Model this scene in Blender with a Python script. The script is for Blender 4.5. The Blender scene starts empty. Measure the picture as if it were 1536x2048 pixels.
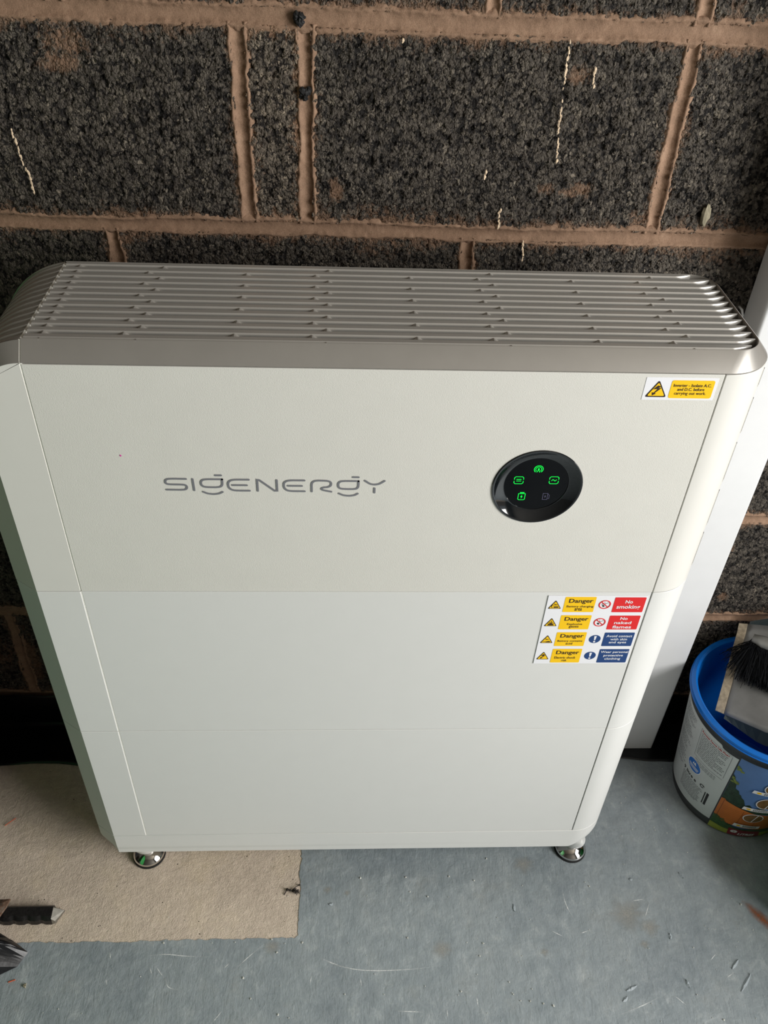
import bpy, bmesh, math, random
import numpy as np
from mathutils import Vector, Matrix
random.seed(7)
SC = bpy.context.scene
COL = SC.collection
PI = math.pi

# ---------------------------------------------------------------- camera
CAM = (-0.03681, -0.71195, 1.39037)
cd = bpy.data.cameras.new('camera'); cam = bpy.data.objects.new('camera', cd); COL.objects.link(cam)
cam.location = CAM; cam.rotation_euler = (0.873415, -0.037497, -0.034437)
cd.sensor_fit = 'HORIZONTAL'; cd.sensor_width = 36.0; cd.lens = 36.0 * 1712.8 / 1536.0
cd.clip_start = 0.02; cd.clip_end = 100
SC.camera = cam
# ---------------------------------------------------------------- light
wd = bpy.data.worlds.new('world'); SC.world = wd; wd.use_nodes = True
bg = wd.node_tree.nodes['Background']; bg.inputs[0].default_value = (0.86, 0.93, 1.0, 1); bg.inputs[1].default_value = 0.5
def area(name, loc, target, sx, sy, power, color):
    d = bpy.data.lights.new(name, 'AREA'); d.shape = 'RECTANGLE'; d.size = sx; d.size_y = sy
    d.energy = power; d.color = color
    o = bpy.data.objects.new(name, d); COL.objects.link(o); o.location = loc
    o.rotation_euler = (Vector(target) - Vector(loc)).to_track_quat('-Z', 'Y').to_euler()
    return o
area('garage_door_daylight', (1.98, -1.28, 1.32), (-1.0, -1.24, .75), 1.42, 1.6, 100, (1.0, 0.985, 0.955))
SC.view_settings.view_transform = 'Standard'; SC.view_settings.look = 'None'
SC.view_settings.gamma = 1; SC.view_settings.use_curve_mapping = False
SC.view_settings.exposure = 0.0
SCR= [[(-0.1521, -0.1124), (-0.1758, -0.1316), (-0.1998, -0.1551)], [(-0.2038, -0.1403), (-0.2117, -0.1478)], [(-0.3248, -0.1432), (-0.3191, -0.1551)], [(-0.3149, -0.1434), (-0.3013, -0.159)], [(-0.2986, -0.1602), (-0.2928, -0.1742), (-0.2741, -0.1774)], [(-0.3877, -0.1585), (-0.384, -0.169)], [(-0.3898, -0.1203), (-0.386, -0.1313)], [(-0.2076, -0.2076), (-0.2201, -0.2238)], [(-0.0649, -0.1342), (-0.0445, -0.1438), (-0.0179, -0.152)], [(-0.0788, -0.1727), (-0.0767, -0.1611)], [(-0.3337, -0.1275), (-0.3044, -0.1244), (-0.2738, -0.1286), (-0.2285, -0.1307)], [(-0.0677, -0.1342), (-0.0448, -0.145), (-0.0071, -0.1541), (0.0305, -0.156), (0.0809, -0.1546), (0.1295, -0.1495)], [(0.053, -0.2134), (0.0918, -0.2156)], [(0.1737, -0.1951), (0.1743, -0.2111)], [(0.1275, -0.2123), (0.1267, -0.2245)], [(-0.0023, -0.166), (-0.0005, -0.1778)], [(0.3364, -0.028), (0.3374, -0.0591), (0.3491, -0.0883)], [(0.3513, -0.1053), (0.3661, -0.101)], [(0.3062, -0.1), (0.3229, -0.1092)], [(0.4549, -0.2017), (0.4265, -0.2131), (0.3885, -0.2251)], [(0.4625, -0.0845), (0.4784, -0.0568)], [(0.4504, -0.0539), (0.4703, -0.0514)], [(0.4782, -0.2011), (0.4918, -0.2144)], [(0.5678, -0.1763), (0.5801, -0.1702)], [(0.5504, -0.1505), (0.5632, -0.14)]]
FLK= [[(0.5428, -0.0065), (0.5481, -0.0171)], [(0.6072, -0.1718), (0.5828, -0.1972)], [(0.4538, -0.0176), (0.4602, -0.0165)], [(0.4055, -0.1926), (0.423, -0.1848)], [(0.3962, -0.2075), (0.4045, -0.2006)], [(0.502, -0.1781), (0.5048, -0.1905)], [(0.5801, -0.1639), (0.5952, -0.1503)], [(0.2508, -0.0561), (0.2511, -0.0681)], [(0.498, -0.1079), (0.4961, -0.1168)], [(-0.0512, -0.0524), (-0.0459, -0.0498)]]
SPK= [(0.2163, 0.0231), (0.1903, -0.0152), (0.0763, -0.0078), (-0.0002, -0.008), (0.149, -0.0075), (0.1108, -0.0416), (0.1449, -0.0427), (0.0816, -0.0329), (0.0735, -0.1073), (0.1857, -0.1372), (0.1932, -0.118), (0.1781, -0.1644), (0.2263, -0.1764), (0.2598, -0.1872), (0.2299, -0.194), (0.1509, -0.1882), (0.1459, -0.1934), (0.2397, -0.2033), (-0.0259, -0.1888), (0.2545, -0.2041), (0.2737, -0.2081), (0.0331, -0.19), (-0.0926, -0.1115), (0.4521, 0.0095), (0.3833, -0.0283), (0.3776, -0.0214), (0.4569, -0.1304), (0.6309, -0.0628), (0.6363, -0.1047), (0.5293, -0.1306), (0.2887, -0.2112), (0.5426, -0.2361), (0.5128, -0.2002), (-0.1411, -0.1057), (-0.0923, -0.1115), (-0.1314, -0.1259), (-0.1981, -0.1091), (-0.1806, -0.1621), (-0.167, -0.1921), (-0.309, -0.1078), (-0.1243, -0.2148), (-0.1085, -0.2196), (-0.0261, -0.1888)]
PAT= [((-0.1391, -0.1164), 0.016), ((0.1265, -0.125), 0.02), ((0.2779, 0.012), 0.022), ((0.2884, -0.133), 0.009), ((-0.0543, -0.0266), 0.009), ((-0.022, -0.0326), 0.007), ((0.4518, -0.1237), 0.01), ((0.4355, -0.0748), 0.035), ((0.4675, -0.096), 0.02)]
DRIP= [[(0.204, 1.2014), (0.2034, 1.1832), (0.2041, 1.1636), (0.2043, 1.1434), (0.2062, 1.1226), (0.2064, 1.1013), (0.2101, 1.0727)], [(-0.4064, 1.0907), (-0.4036, 1.072), (-0.4014, 1.0529), (-0.3972, 1.039), (-0.3959, 1.019)], [(0.1528, 1.0187), (0.1504, 1.0089), (0.1518, 0.9924)], [(0.13, 1.0601), (0.1272, 1.0486)], [(0.1847, 0.9764), (0.187, 0.952)], [(0.235, 1.172), (0.2375, 1.1536)], [(0.0265, 1.1975), (0.0264, 1.1895)]]
# ---------------------------------------------------------------- materials
def lin(c):
    return tuple(((v/255)/12.92 if v/255 <= 0.04045 else ((v/255+0.055)/1.055)**2.4) for v in c)
class NT:
    def __init__(s, name):
        s.m = bpy.data.materials.new(name); s.m.use_nodes = True; s.t = s.m.node_tree
        s.b = s.t.nodes['Principled BSDF']; s.out = s.t.nodes['Material Output']
    def n(s, typ, **kw):
        nd = s.t.nodes.new(typ)
        for k, v in kw.items():
            if k.startswith('i_'):
                key = k[2:].replace('_', ' ')
                nd.inputs[int(key) if key.isdigit() else key].default_value = v
            else: setattr(nd, k, v)
        return nd
    def l(s, a, b): s.t.links.new(a, b)
    def obj(s, scale=(1, 1, 1)):
        tc = s.n('ShaderNodeTexCoord'); mp = s.n('ShaderNodeMapping'); mp.inputs['Scale'].default_value = scale
        s.l(tc.outputs['Object'], mp.inputs[0]); return mp.outputs[0]
    def noise(s, vec, scale, detail=3, rough=.55, dist=0):
        nd = s.n('ShaderNodeTexNoise'); nd.inputs['Scale'].default_value = scale; nd.inputs['Detail'].default_value = detail
        nd.inputs['Roughness'].default_value = rough; nd.inputs['Distortion'].default_value = dist
        s.l(vec, nd.inputs['Vector']); return nd.outputs['Fac']
    def ramp(s, fac, stops):
        r = s.n('ShaderNodeValToRGB'); e = r.color_ramp.elements
        while len(e) < len(stops): e.new(0.5)
        for i, (p, c) in enumerate(stops):
            e[i].position = p; e[i].color = (*c, 1) if len(c) == 3 else c
        s.l(fac, r.inputs[0]); return r.outputs[0]
    def mix(s, fac, a, b, mode='MIX'):
        x = s.n('ShaderNodeMix', data_type='RGBA', blend_type=mode)
        for i, v in ((0, fac), (6, a), (7, b)):
            if isinstance(v, (int, float)): x.inputs[i].default_value = v
            elif isinstance(v, tuple): x.inputs[i].default_value = (*v, 1)
            else: s.l(v, x.inputs[i])
        return x.outputs[2]
    def math(s, op, a, b=0.0, clamp=False):
        x = s.n('ShaderNodeMath', operation=op, use_clamp=clamp)
        for i, v in ((0, a), (1, b)):
            if isinstance(v, (int, float)): x.inputs[i].default_value = v
            else: s.l(v, x.inputs[i])
        return x.outputs[0]
    def bump(s, h, strength=.3, dist=.001):
        bp = s.n('ShaderNodeBump'); bp.inputs['Strength'].default_value = strength; bp.inputs['Distance'].default_value = dist
        s.l(h, bp.inputs['Height']); s.l(bp.outputs[0], s.b.inputs['Normal'])
def simple(name, rgb, rough=.5, metal=0.0, var=.06, vscale=30, bump=0, bscale=400, spec=.5, coat=0, emit=None):
    k = NT(name); c = lin(rgb)
    v = k.obj(); f = k.noise(v, vscale, 4)
    lo = tuple(x*(1-var) for x in c); hi = tuple(min(1, x*(1+var)) for x in c)
    k.l(k.ramp(f, [(.3, lo), (.7, hi)]), k.b.inputs['Base Color'])
    k.b.inputs['Roughness'].default_value = rough; k.b.inputs['Metallic'].default_value = metal
    k.b.inputs['Specular IOR Level'].default_value = spec; k.b.inputs['Coat Weight'].default_value = coat
    if bump: k.bump(k.noise(v, bscale, 2), bump, .0006)
    if emit:
        k.b.inputs['Emission Color'].default_value = (*lin(emit[0]), 1); k.b.inputs['Emission Strength'].default_value = emit[1]
    return k.m
M = {}
M['inv_white'] = simple('inverter_cream_white', (217, 215, 208), .5, var=.012, bump=.35, bscale=1300)
M['side_white'] = simple('side_cover_white', (218, 216, 210), .36, var=.01, bump=.05, bscale=900)
M['bat_white'] = simple('battery_white', (219, 219, 216), .4, var=.008, bump=.06, bscale=700)
M['core'] = simple('chassis_white', (215, 213, 206), .5)
M['silver'] = simple('silver_paint', (166, 162, 156), .33, metal=.42, var=.03, bump=.05, bscale=1500)
M['fin'] = simple('fin_silver', (190, 187, 181), .33, metal=.35, var=.02)
M['groove'] = simple('grille_tray_grey', (84, 83, 81), .5, metal=.3)  # tray darker than the cap, groove shade put into the colour
M['bright_edge'] = simple('bright_edge_white', (240, 238, 230), .3)  # white of the seam strips, a highlight put into the colour
M['chrome'] = simple('chrome', (215, 213, 210), .07, metal=1.0, var=.01)
M['rubber'] = simple('black_rubber', (22, 22, 23), .7)
M['bezel'] = simple('gloss_black_bezel', (14, 17, 20), .08, var=.02, coat=1)
M['glass'] = simple('black_glass', (3, 4, 7), .06, var=.02, spec=.22)
M['led'] = simple('green_led', (0, 200, 70), .4, emit=((0, 255, 70), .9))
M['led_off'] = simple('unlit_icon', (95, 92, 120), .4)
M['logo'] = simple('grey_print', (118, 119, 124), .4, var=.02)
M['sheet'] = simple('label_white', (236, 236, 240), .35, var=.01)
M['yellow'] = simple('label_yellow', (250, 200, 0), .4, var=.02)
M['red'] = simple('label_red', (222, 32, 34), .4, var=.02)
M['blue'] = simple('label_blue', (24, 62, 118), .4, var=.02)
M['ink'] = simple('label_ink', (40, 22, 18), .45)
M['ink_black'] = simple('black_ink', (18, 18, 20), .45)
M['ink_grey'] = simple('grey_ink', (120, 124, 128), .5)
M['pink'] = simple('pink_ink', (225, 70, 170), .5)
M['ink_red'] = simple('red_ink', (190, 50, 40), .5)
M['trunk'] = simple('trunking_pvc', (228, 229, 230), .3, var=.015)
M['charcoal'] = simple('bucket_charcoal', (52, 54, 56), .4)
M['bucket_blue'] = simple('bucket_blue', (8, 108, 200), .3, var=.03)
M['label_paper'] = simple('bucket_label_white', (205, 210, 210), .35, var=.02)
M['sky_print'] = simple('print_sky_blue', (88, 124, 178), .35, var=.12, vscale=14)
M['tree_print'] = simple('print_tree_green', (34, 58, 42), .4, var=.5, vscale=160)
M['leaf_print'] = simple('print_leaf_green', (120, 135, 60), .4, var=.35, vscale=200)
M['fence_print'] = simple('print_fence_orange', (196, 112, 48), .4, var=.08, vscale=60)
M['fence_line'] = simple('print_fence_line', (150, 78, 30), .4)
M['grass_print'] = simple('print_grass', (150, 160, 60), .4, var=.15, vscale=90)
M['hedge_print'] = simple('print_hedge', (52, 88, 48), .4, var=.4, vscale=180)
M['badge'] = simple('print_badge_red', (128, 16, 34), .35)
M['oval_print'] = simple('print_wood_brown', (120, 88, 50), .4, var=.3, vscale=90)
M['pan'] = simple('dustpan_grey', (132, 132, 130), .38, metal=.35, var=.14, vscale=28)
M['pan_dark'] = simple('dustpan_dark', (46, 56, 58), .5)
M['lip'] = simple('worn_lip_tan', (162, 148, 126), .6, var=.3, vscale=150)
M['bristle'] = simple('black_bristle', (14, 16, 20), .75, spec=.2)
M['brush_head'] = simple('brush_head_grey', (150, 150, 146), .35, metal=.3)
M['green'] = simple('green_plastic', (30, 140, 62), .35)
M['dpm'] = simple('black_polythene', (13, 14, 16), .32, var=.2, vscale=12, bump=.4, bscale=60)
M['bag'] = simple('black_bag_film', (20, 21, 24), .36, var=.1, bump=.3, bscale=120)
M['sack'] = simple('dark_woven_sack', (34, 34, 40), .8, var=.3, vscale=300, bump=.4, bscale=700)
M['copper'] = simple('orange_wire', (205, 96, 60), .4)
M['debris'] = simple('pale_debris', (205, 205, 198), .7, var=.1)
M['paintflake'] = simple('lifted_paint_flake', (146, 155, 160), .55, var=.08)
M['steel_dark'] = simple('black_oxide_steel', (44, 42, 42), .42, metal=.55, var=.35, vscale=260, bump=.3, bscale=500)
M['steel'] = simple('worn_steel', (135, 132, 124), .4, metal=.7, var=.2, vscale=150)
M['thread'] = simple('black_thread', (34, 28, 24), .8)
M['plaster'] = simple('cream_plaster', (232, 208, 178), .85, var=.08)
M['pebble'] = simple('pale_pebble', (150, 142, 120), .8, var=.15, vscale=200)
M['white_paint'] = simple('bare_blockwork', (96, 92, 86), .85)
M['ceil'] = simple('ceiling_board', (140, 132, 120), .85)

def mat_rust():
    k = NT('rusty_steel'); v = k.obj(); f = k.noise(v, 90, 6, .7)
    k.l(k.ramp(f, [(.35, lin((70, 62, 56))), (.5, lin((120, 92, 74))), (.65, lin((140, 130, 120)))]), k.b.inputs['Base Color'])
    k.b.inputs['Roughness'].default_value = .6; k.b.inputs['Metallic'].default_value = .4; k.bump(f, .4, .001); return k.m
M['rusty'] = mat_rust()
def mat_block():
    k = NT('clinker_block'); v = k.obj((1, 1, .82))
    wp = k.n('ShaderNodeTexNoise'); wp.inputs['Scale'].default_value = 210; wp.inputs['Detail'].default_value = 3; k.l(v, wp.inputs['Vector'])
    add = k.n('ShaderNodeVectorMath', operation='MULTIPLY_ADD'); k.l(wp.outputs['Color'], add.inputs[0]); add.inputs[1].default_value = (.006, .006, .006); k.l(v, add.inputs[2])
    def facet(scale, tilt):
        n = k.n('ShaderNodeTexVoronoi', feature='F1'); n.inputs['Scale'].default_value = scale; n.inputs['Randomness'].default_value = 1; k.l(add.outputs[0], n.inputs['Vector'])
        c = k.n('ShaderNodeVectorMath', operation='SUBTRACT'); k.l(n.outputs['Color'], c.inputs[0]); c.inputs[1].default_value = (.5, .5, .5)
        d = k.n('ShaderNodeVectorMath', operation='SUBTRACT'); k.l(add.outputs[0], d.inputs[0]); k.l(n.outputs['Position'], d.inputs[1])
        e = k.n('ShaderNodeVectorMath', operation='DOT_PRODUCT'); k.l(c.outputs[0], e.inputs[0]); k.l(d.outputs[0], e.inputs[1])
        sp = k.n('ShaderNodeSeparateColor'); k.l(n.outputs['Color'], sp.inputs[0])
        h = k.math('ADD', k.math('MULTIPLY', e.outputs['Value'], tilt), sp.outputs[0])
        return k.math('SUBTRACT', h, k.math('MULTIPLY', k.math('POWER', n.outputs['Distance'], 2.0), 1.0)), sp
    h1, s1 = facet(150, 150); h2, s2 = facet(330, 260); 
    h = k.math('ADD', k.math('MULTIPLY', h1, .50), k.math('MULTIPLY', h2, .38))
    h = k.math('ADD', h, k.math('MULTIPLY', k.noise(v, 700, 3), .16)); h = k.math('ADD', h, k.math('MULTIPLY', k.math('SUBTRACT', k.noise(v, 45, 3), .5), .35))
    tone = k.math('ADD', k.math('MULTIPLY', s1.outputs[1], .55), k.math('MULTIPLY', s2.outputs[1], .45))
    base = k.ramp(tone, [(.05, lin((58, 53, 48))), (.5, lin((80, 74, 67))), (.8, lin((100, 93, 84))), (1.0, lin((134, 124, 110)))])
    base = k.mix(k.math('MULTIPLY', k.math('SUBTRACT', .36, h), 3.2, clamp=True), base, lin((22, 19, 17)))
    at = k.n('ShaderNodeAttribute', attribute_name='smear')
    nz = k.math('SUBTRACT', k.math('ADD', k.math('MULTIPLY', k.noise(v, 55, 5, .7), .6), k.math('MULTIPLY', k.noise(v, 260, 3, .6), .4)), .5)
    sm = k.math('MULTIPLY', k.math('ADD', k.math('SUBTRACT', at.outputs['Fac'], .50), k.math('MULTIPLY', nz, 2.6)), 4, clamp=True)
    sm = k.math('MULTIPLY', sm, k.math('MULTIPLY', at.outputs['Fac'], 1.1, clamp=True))
    sm = k.math('MULTIPLY', sm, .8)
    col = k.mix(sm, base, k.ramp(k.noise(v, 300, 3), [(.3, lin((104, 80, 62))), (.7, lin((152, 120, 96)))]))
    lt = k.n('ShaderNodeAttribute', attribute_name='light'); col = k.mix(lt.outputs['Fac'], col, k.mix(1.0, col, (2.0, 1.9, 1.78), 'MULTIPLY'))
    k.l(col, k.b.inputs['Base Color']); k.b.inputs['Roughness'].default_value = .8; k.b.inputs['Specular IOR Level'].default_value = .3
    d = k.n('ShaderNodeDisplacement'); d.inputs['Midlevel'].default_value = .42; d.inputs['Scale'].default_value = .0052
    hh = k.math('MULTIPLY', h, k.math('SUBTRACT', 1.0, k.math('MULTIPLY', sm, .45)))
    k.l(hh, d.inputs['Height']); k.l(d.outputs[0], k.out.inputs['Displacement']); k.m.displacement_method = 'BOTH'
    return k.m
M['block'] = mat_block()
def mat_mortar():
    k = NT('brown_mortar'); v = k.obj(); f = k.noise(v, 60, 5, .6); g = k.noise(v, 900, 2)
    c = k.ramp(f, [(.25, lin((118, 92, 72))), (.55, lin((146, 116, 93))), (.8, lin((168, 138, 114)))])
    k.l(k.mix(.25, c, k.ramp(g, [(.3, lin((90, 70, 56))), (.7, lin((176, 146, 122)))])), k.b.inputs['Base Color'])
    k.b.inputs['Roughness'].default_value = .85; k.bump(k.math('ADD', k.math('MULTIPLY', g, .3), k.noise(v, 160, 3)), .5, .0015); return k.m
M['mortar'] = mat_mortar()
def mat_paint():
    k = NT('floor_paint_grey'); v = k.obj()
    f = k.noise(v, 7, 6, .6); s1 = k.noise(k.obj((1, .25, 1)), 130, 4, .7, 1.0); s2 = k.noise(k.obj((.3, 1, 1)), 90, 5, .75, 1.5)
    c = k.ramp(f, [(.3, lin((124, 133, 139))), (.5, lin((142, 151, 155))), (.7, lin((154, 161, 163)))])
    sc = k.math('MULTIPLY', k.math('SUBTRACT', k.math('MULTIPLY', k.math('ADD', s1, s2), .5), .55), 9, clamp=True)
    c = k.mix(k.math('MULTIPLY', sc, .35), c, lin((170, 176, 176)))
    dirt = k.math('MULTIPLY', k.math('SUBTRACT', k.noise(v, 14, 7, .72), .56), 8, clamp=True)
    c = k.mix(k.math('MULTIPLY', dirt, .22), c, lin((134, 128, 112)))
    mot = k.noise(k.obj((1, .8, 1)), 34, 8, .78, .4); c = k.mix(.38, c, k.ramp(mot, [(.36, lin((118, 128, 134))), (.55, lin((152, 160, 164))), (.68, lin((196, 201, 201)))]))
    k.l(c, k.b.inputs['Base Color'])
    k.l(k.ramp(f, [(.3, (.42,)*3), (.7, (.52,)*3)]), k.b.inputs['Roughness'])
    k.bump(k.math('ADD', k.noise(v, 38, 6, .6), k.math('MULTIPLY', s1, .35)), .7, .0032); return k.m
M['paint'] = mat_paint()
def mat_conc():
    k = NT('bare_concrete'); v = k.obj(); f = k.noise(v, 9, 6, .62); g = k.noise(v, 120, 5, .7, .6)
    c = k.ramp(f, [(.28, lin((210, 192, 176))), (.5, lin((226, 208, 190))), (.72, lin((238, 218, 190)))])
    c = k.mix(.35, c, k.ramp(g, [(.3, lin((150, 136, 120))), (.68, lin((216, 202, 182)))]))
    pits = k.n('ShaderNodeTexVoronoi'); pits.inputs['Scale'].default_value = 75; k.l(v, pits.inputs['Vector'])
    sp = k.n('ShaderNodeSeparateColor'); k.l(pits.outputs['Color'], sp.inputs[0])
    pit = k.math('MULTIPLY', k.math('LESS_THAN', pits.outputs['Distance'], .075), k.math('GREATER_THAN', sp.outputs[0], .55))
    c = k.mix(pit, c, lin((62, 52, 42)))
    k.l(c, k.b.inputs['Base Color']); k.b.inputs['Roughness'].default_value = .85
    hh = k.math('ADD', k.math('MULTIPLY', k.noise(v, 22, 8, .7), .8), k.math('MULTIPLY', k.noise(v, 520, 4, .7), .22)); hh = k.math('ADD', hh, k.math('MULTIPLY', k.noise(k.obj((1, .5, 1)), 150, 4, .7, .6), .14))
    k.bump(k.math('ADD', hh, k.math('MULTIPLY', pit, -.5)), 1.0, .006); return k.m
M['concrete'] = mat_conc()
def mat_stain(name, rgb, amount=.8, scale=160):
    k = NT(name); v = k.obj(); f = k.noise(v, scale, 5, .7); at = k.n('ShaderNodeAttribute', attribute_name='fade')
    k.l(k.ramp(f, [(.3, lin(tuple(x*.8 for x in rgb))), (.7, lin(rgb))]), k.b.inputs['Base Color']); k.b.inputs['Roughness'].default_value = .48
    a = k.math('MULTIPLY', k.math('MULTIPLY', at.outputs['Fac'], amount), k.math('ADD', k.math('MULTIPLY', f, 1.6), .1), clamp=True)
    k.l(a, k.b.inputs['Alpha']); return k.m
M['rust_stain'] = mat_stain('rust_stain', (176, 98, 48), .75, 90)
M['scratch'] = mat_stain('scratched_paint', (236, 240, 240), 1.3, 300)
M['scuff'] = mat_stain('scuffed_paint', (186, 184, 176), .7, 420)

# ---------------------------------------------------------------- object helpers
def tag(o, label=None, cat=None, group=None, kind=None):
    if label: o['label'] = label
    if cat: o['category'] = cat
    if group: o['group'] = group
    if kind: o['kind'] = kind
    return o
def link(name, me, parent=None, loc=None):
    o = bpy.data.objects.new(name, me); COL.objects.link(o)
    if parent: o.parent = parent
    if loc: o.location = loc
    return o
def thing(name, label, cat, loc=(0, 0, 0), group=None, kind=None):
    o = bpy.data.objects.new(name, None); COL.objects.link(o); o.location = loc; o.empty_display_size = .05
    return tag(o, label, cat, group, kind)
def rel(parent):
    return Vector(parent.location) if parent else Vector((0, 0, 0))
def mk(name, verts, faces, mat, parent=None, smooth=False, bev=0, seg=2, angle=40, org=None):
    """mesh object given in world coordinates; its origin sits at org (default: the parent's origin)"""
    P = rel(parent) if org is None else Vector(org)
    me = bpy.data.meshes.new(name)
    me.from_pydata([tuple(Vector(v) - P) for v in verts], [], faces)
    me.materials.append(mat)
    bm = bmesh.new(); bm.from_mesh(me); bmesh.ops.recalc_face_normals(bm, faces=bm.faces); bm.to_mesh(me); bm.free()
    if smooth:
        for p in me.polygons: p.use_smooth = True
    o = link(name, me, parent)
    if parent is None: o.location = P
    elif org is not None: o.location = P - rel(parent)
    if bev:
        b = o.modifiers.new('bevel', 'BEVEL'); b.width = bev; b.segments = seg; b.limit_method = 'ANGLE'; b.angle_limit = math.radians(angle); b.harden_normals = False
    if smooth == 'auto':
        pass
    return o
def box(x0, x1, y0, y1, z0, z1):
    v = [(x, y, z) for x in (x0, x1) for y in (y0, y1) for z in (z0, z1)]
    return v, [(0, 1, 3, 2), (4, 6, 7, 5), (0, 4, 5, 1), (2, 3, 7, 6), (0, 2, 6, 4), (1, 5, 7, 3)]
def prism(poly, z0, z1):
    n = len(poly); v = [(x, y, z0) for x, y in poly] + [(x, y, z1) for x, y in poly]
    f = [tuple(range(n))[::-1], tuple(range(n, 2*n))] + [(i, (i+1) % n, n+(i+1) % n, n+i) for i in range(n)]
    return v, f
def join(parts):
    V, F = [], []
    for v, f in parts:
        k = len(V); V += list(v); F += [tuple(i+k for i in t) for t in f]
    return V, F
def lathe(prof, cx, cy, n=48, cap=True):
    """prof: list of (r, z)"""
    V = [(cx+r*math.cos(2*PI*i/n), cy+r*math.sin(2*PI*i/n), z) for r, z in prof for i in range(n)]
    F = [(k*n+i, k*n+(i+1) % n, (k+1)*n+(i+1) % n, (k+1)*n+i) for k in range(len(prof)-1) for i in range(n)]
    if cap:
        F.append(tuple(range(n))[::-1]); F.append(tuple(range((len(prof)-1)*n, len(prof)*n)))
    return V, F
def tube(pts, r, n=8, r1=None):
    V, F = [], []; m = len(pts); pts = [Vector(p) for p in pts]
    for i, p in enumerate(pts):
        t = (pts[min(i+1, m-1)] - pts[max(i-1, 0)]).normalized()
        a = t.orthogonal().normalized() if i == 0 else (a - t*a.dot(t)).normalized()
        b = t.cross(a); rr = r if r1 is None else r+(r1-r)*i/(m-1)
        V += [tuple(p + (a*math.cos(2*PI*k/n)+b*math.sin(2*PI*k/n))*rr) for k in range(n)]
    F = [(i*n+k, i*n+(k+1) % n, (i+1)*n+(k+1) % n, (i+1)*n+k) for i in range(m-1) for k in range(n)]
    F += [tuple(range(n))[::-1], tuple(range((m-1)*n, m*n))]
    return V, F
def vnoise(x, y, scale, seed=0):
    x = np.asarray(x, float)*scale; y = np.asarray(y, float)*scale
    xi = np.floor(x).astype(np.int64); yi = np.floor(y).astype(np.int64); fx = x-xi; fy = y-yi
    fx = fx*fx*(3-2*fx); fy = fy*fy*(3-2*fy)
    def h(a, b):
        n = (a*374761393 + b*668265263 + seed*974711) & 0xffffffff
        n = ((n ^ (n >> 13))*1274126177) & 0xffffffff
        return ((n ^ (n >> 16)) & 0xffff)/65535.0
    return (h(xi, yi)*(1-fx)+h(xi+1, yi)*fx)*(1-fy)+(h(xi, yi+1)*(1-fx)+h(xi+1, yi+1)*fx)*fy
def fnoise(x, y, scale, seed=0, o=3):
    r = 0; a = 1; t = 0
    for i in range(o):
        r = r+a*vnoise(x, y, scale*2**i, seed+i*17); t += a; a *= .5
    return r/t

# ---------------------------------------------------------------- flat print geometry (2D) and where it is laid
def g_poly(pts): return [tuple(p) for p in pts], [tuple(range(len(pts)))]
def g_rect(x0, y0, x1, y1): return g_poly([(x0, y0), (x1, y0), (x1, y1), (x0, y1)])
def g_rrect(x0, y0, x1, y1, r, n=5):
    p = []
    for cx, cy, a in ((x1-r, y1-r, 0), (x0+r, y1-r, 90), (x0+r, y0+r, 180), (x1-r, y0+r, 270)):
        p += [(cx+r*math.cos(math.radians(a+90*i/n)), cy+r*math.sin(math.radians(a+90*i/n))) for i in range(n+1)]
    return g_poly(p)
def g_disc(cx, cy, r, n=28, ry=None):
    ry = ry or r; return g_poly([(cx+r*math.cos(2*PI*i/n), cy+ry*math.sin(2*PI*i/n)) for i in range(n)])
def g_ring(cx, cy, r, w, n=32, a0=0, a1=360, ry=None):
    ry = ry or r; full = a1-a0 >= 360; m = n if full else n+1
    A = [math.radians(a0+(a1-a0)*i/n) for i in range(m)]
    V = [(cx+(r-w/2)*math.cos(a), cy+(ry-w/2)*math.sin(a)) for a in A]+[(cx+(r+w/2)*math.cos(a), cy+(ry+w/2)*math.sin(a)) for a in A]
    return V, [(i, (i+1) % m, m+(i+1) % m, m+i) for i in range(n)]
def g_stroke(pts, w, closed=False, caps=True, n=8):
    """one ribbon with mitred corners and half-round ends, no overlapping faces"""
    P = [Vector(p) for p in pts]; m = len(P); V = []; F = []
    def seg(a, b): d = (b-a); d.normalize(); return d
    for i, p in enumerate(P):
        if closed: d0, d1 = seg(P[i-1], p), seg(p, P[(i+1) % m])
        else: d0 = seg(P[max(i-1, 0)], P[max(i, 1)]); d1 = seg(P[min(i, m-2)], P[min(i+1, m-1)])
        t = d0+d1
        t = d1 if t.length < 1e-6 else t.normalized()
        nn = Vector((-t.y, t.x)); k = min(2.2, 1/max(.3, nn.dot(Vector((-d1.y, d1.x)))))
        V += [tuple(p+nn*w/2*k), tuple(p-nn*w/2*k)]
    F = [(2*i, 2*i+1, 2*((i+1) % m)+1, 2*((i+1) % m)) for i in range(m if closed else m-1)]
    if caps and not closed:
        for e, q in ((0, 1), (m-1, m-2)):
            d = seg(P[q], P[e]); a0 = math.atan2(d.y, d.x)-PI/2; b = len(V)
            V += [(P[e].x+w/2*math.cos(a0+PI*k/n), P[e].y+w/2*math.sin(a0+PI*k/n)) for k in range(n+1)]
            F.append(tuple(range(b, b+n+1)))
    return V, F
def smoothline(pts, k=5):
    if len(pts) < 3: return pts
    P = [Vector(p) for p in pts]; out = [P[0]]
    for i in range(1, len(P)-1):
        a, b, c = P[i-1], P[i], P[i+1]; s = a.lerp(b, .6) if i > 1 else a.lerp(b, .6); e = b.lerp(c, .4)
        for j in range(k+1):
            t = j/k; out.append(s*(1-t)**2+b*2*t*(1-t)+e*t*t)
    out.append(P[-1]); return [tuple(p) for p in out]
_dg = None
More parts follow.
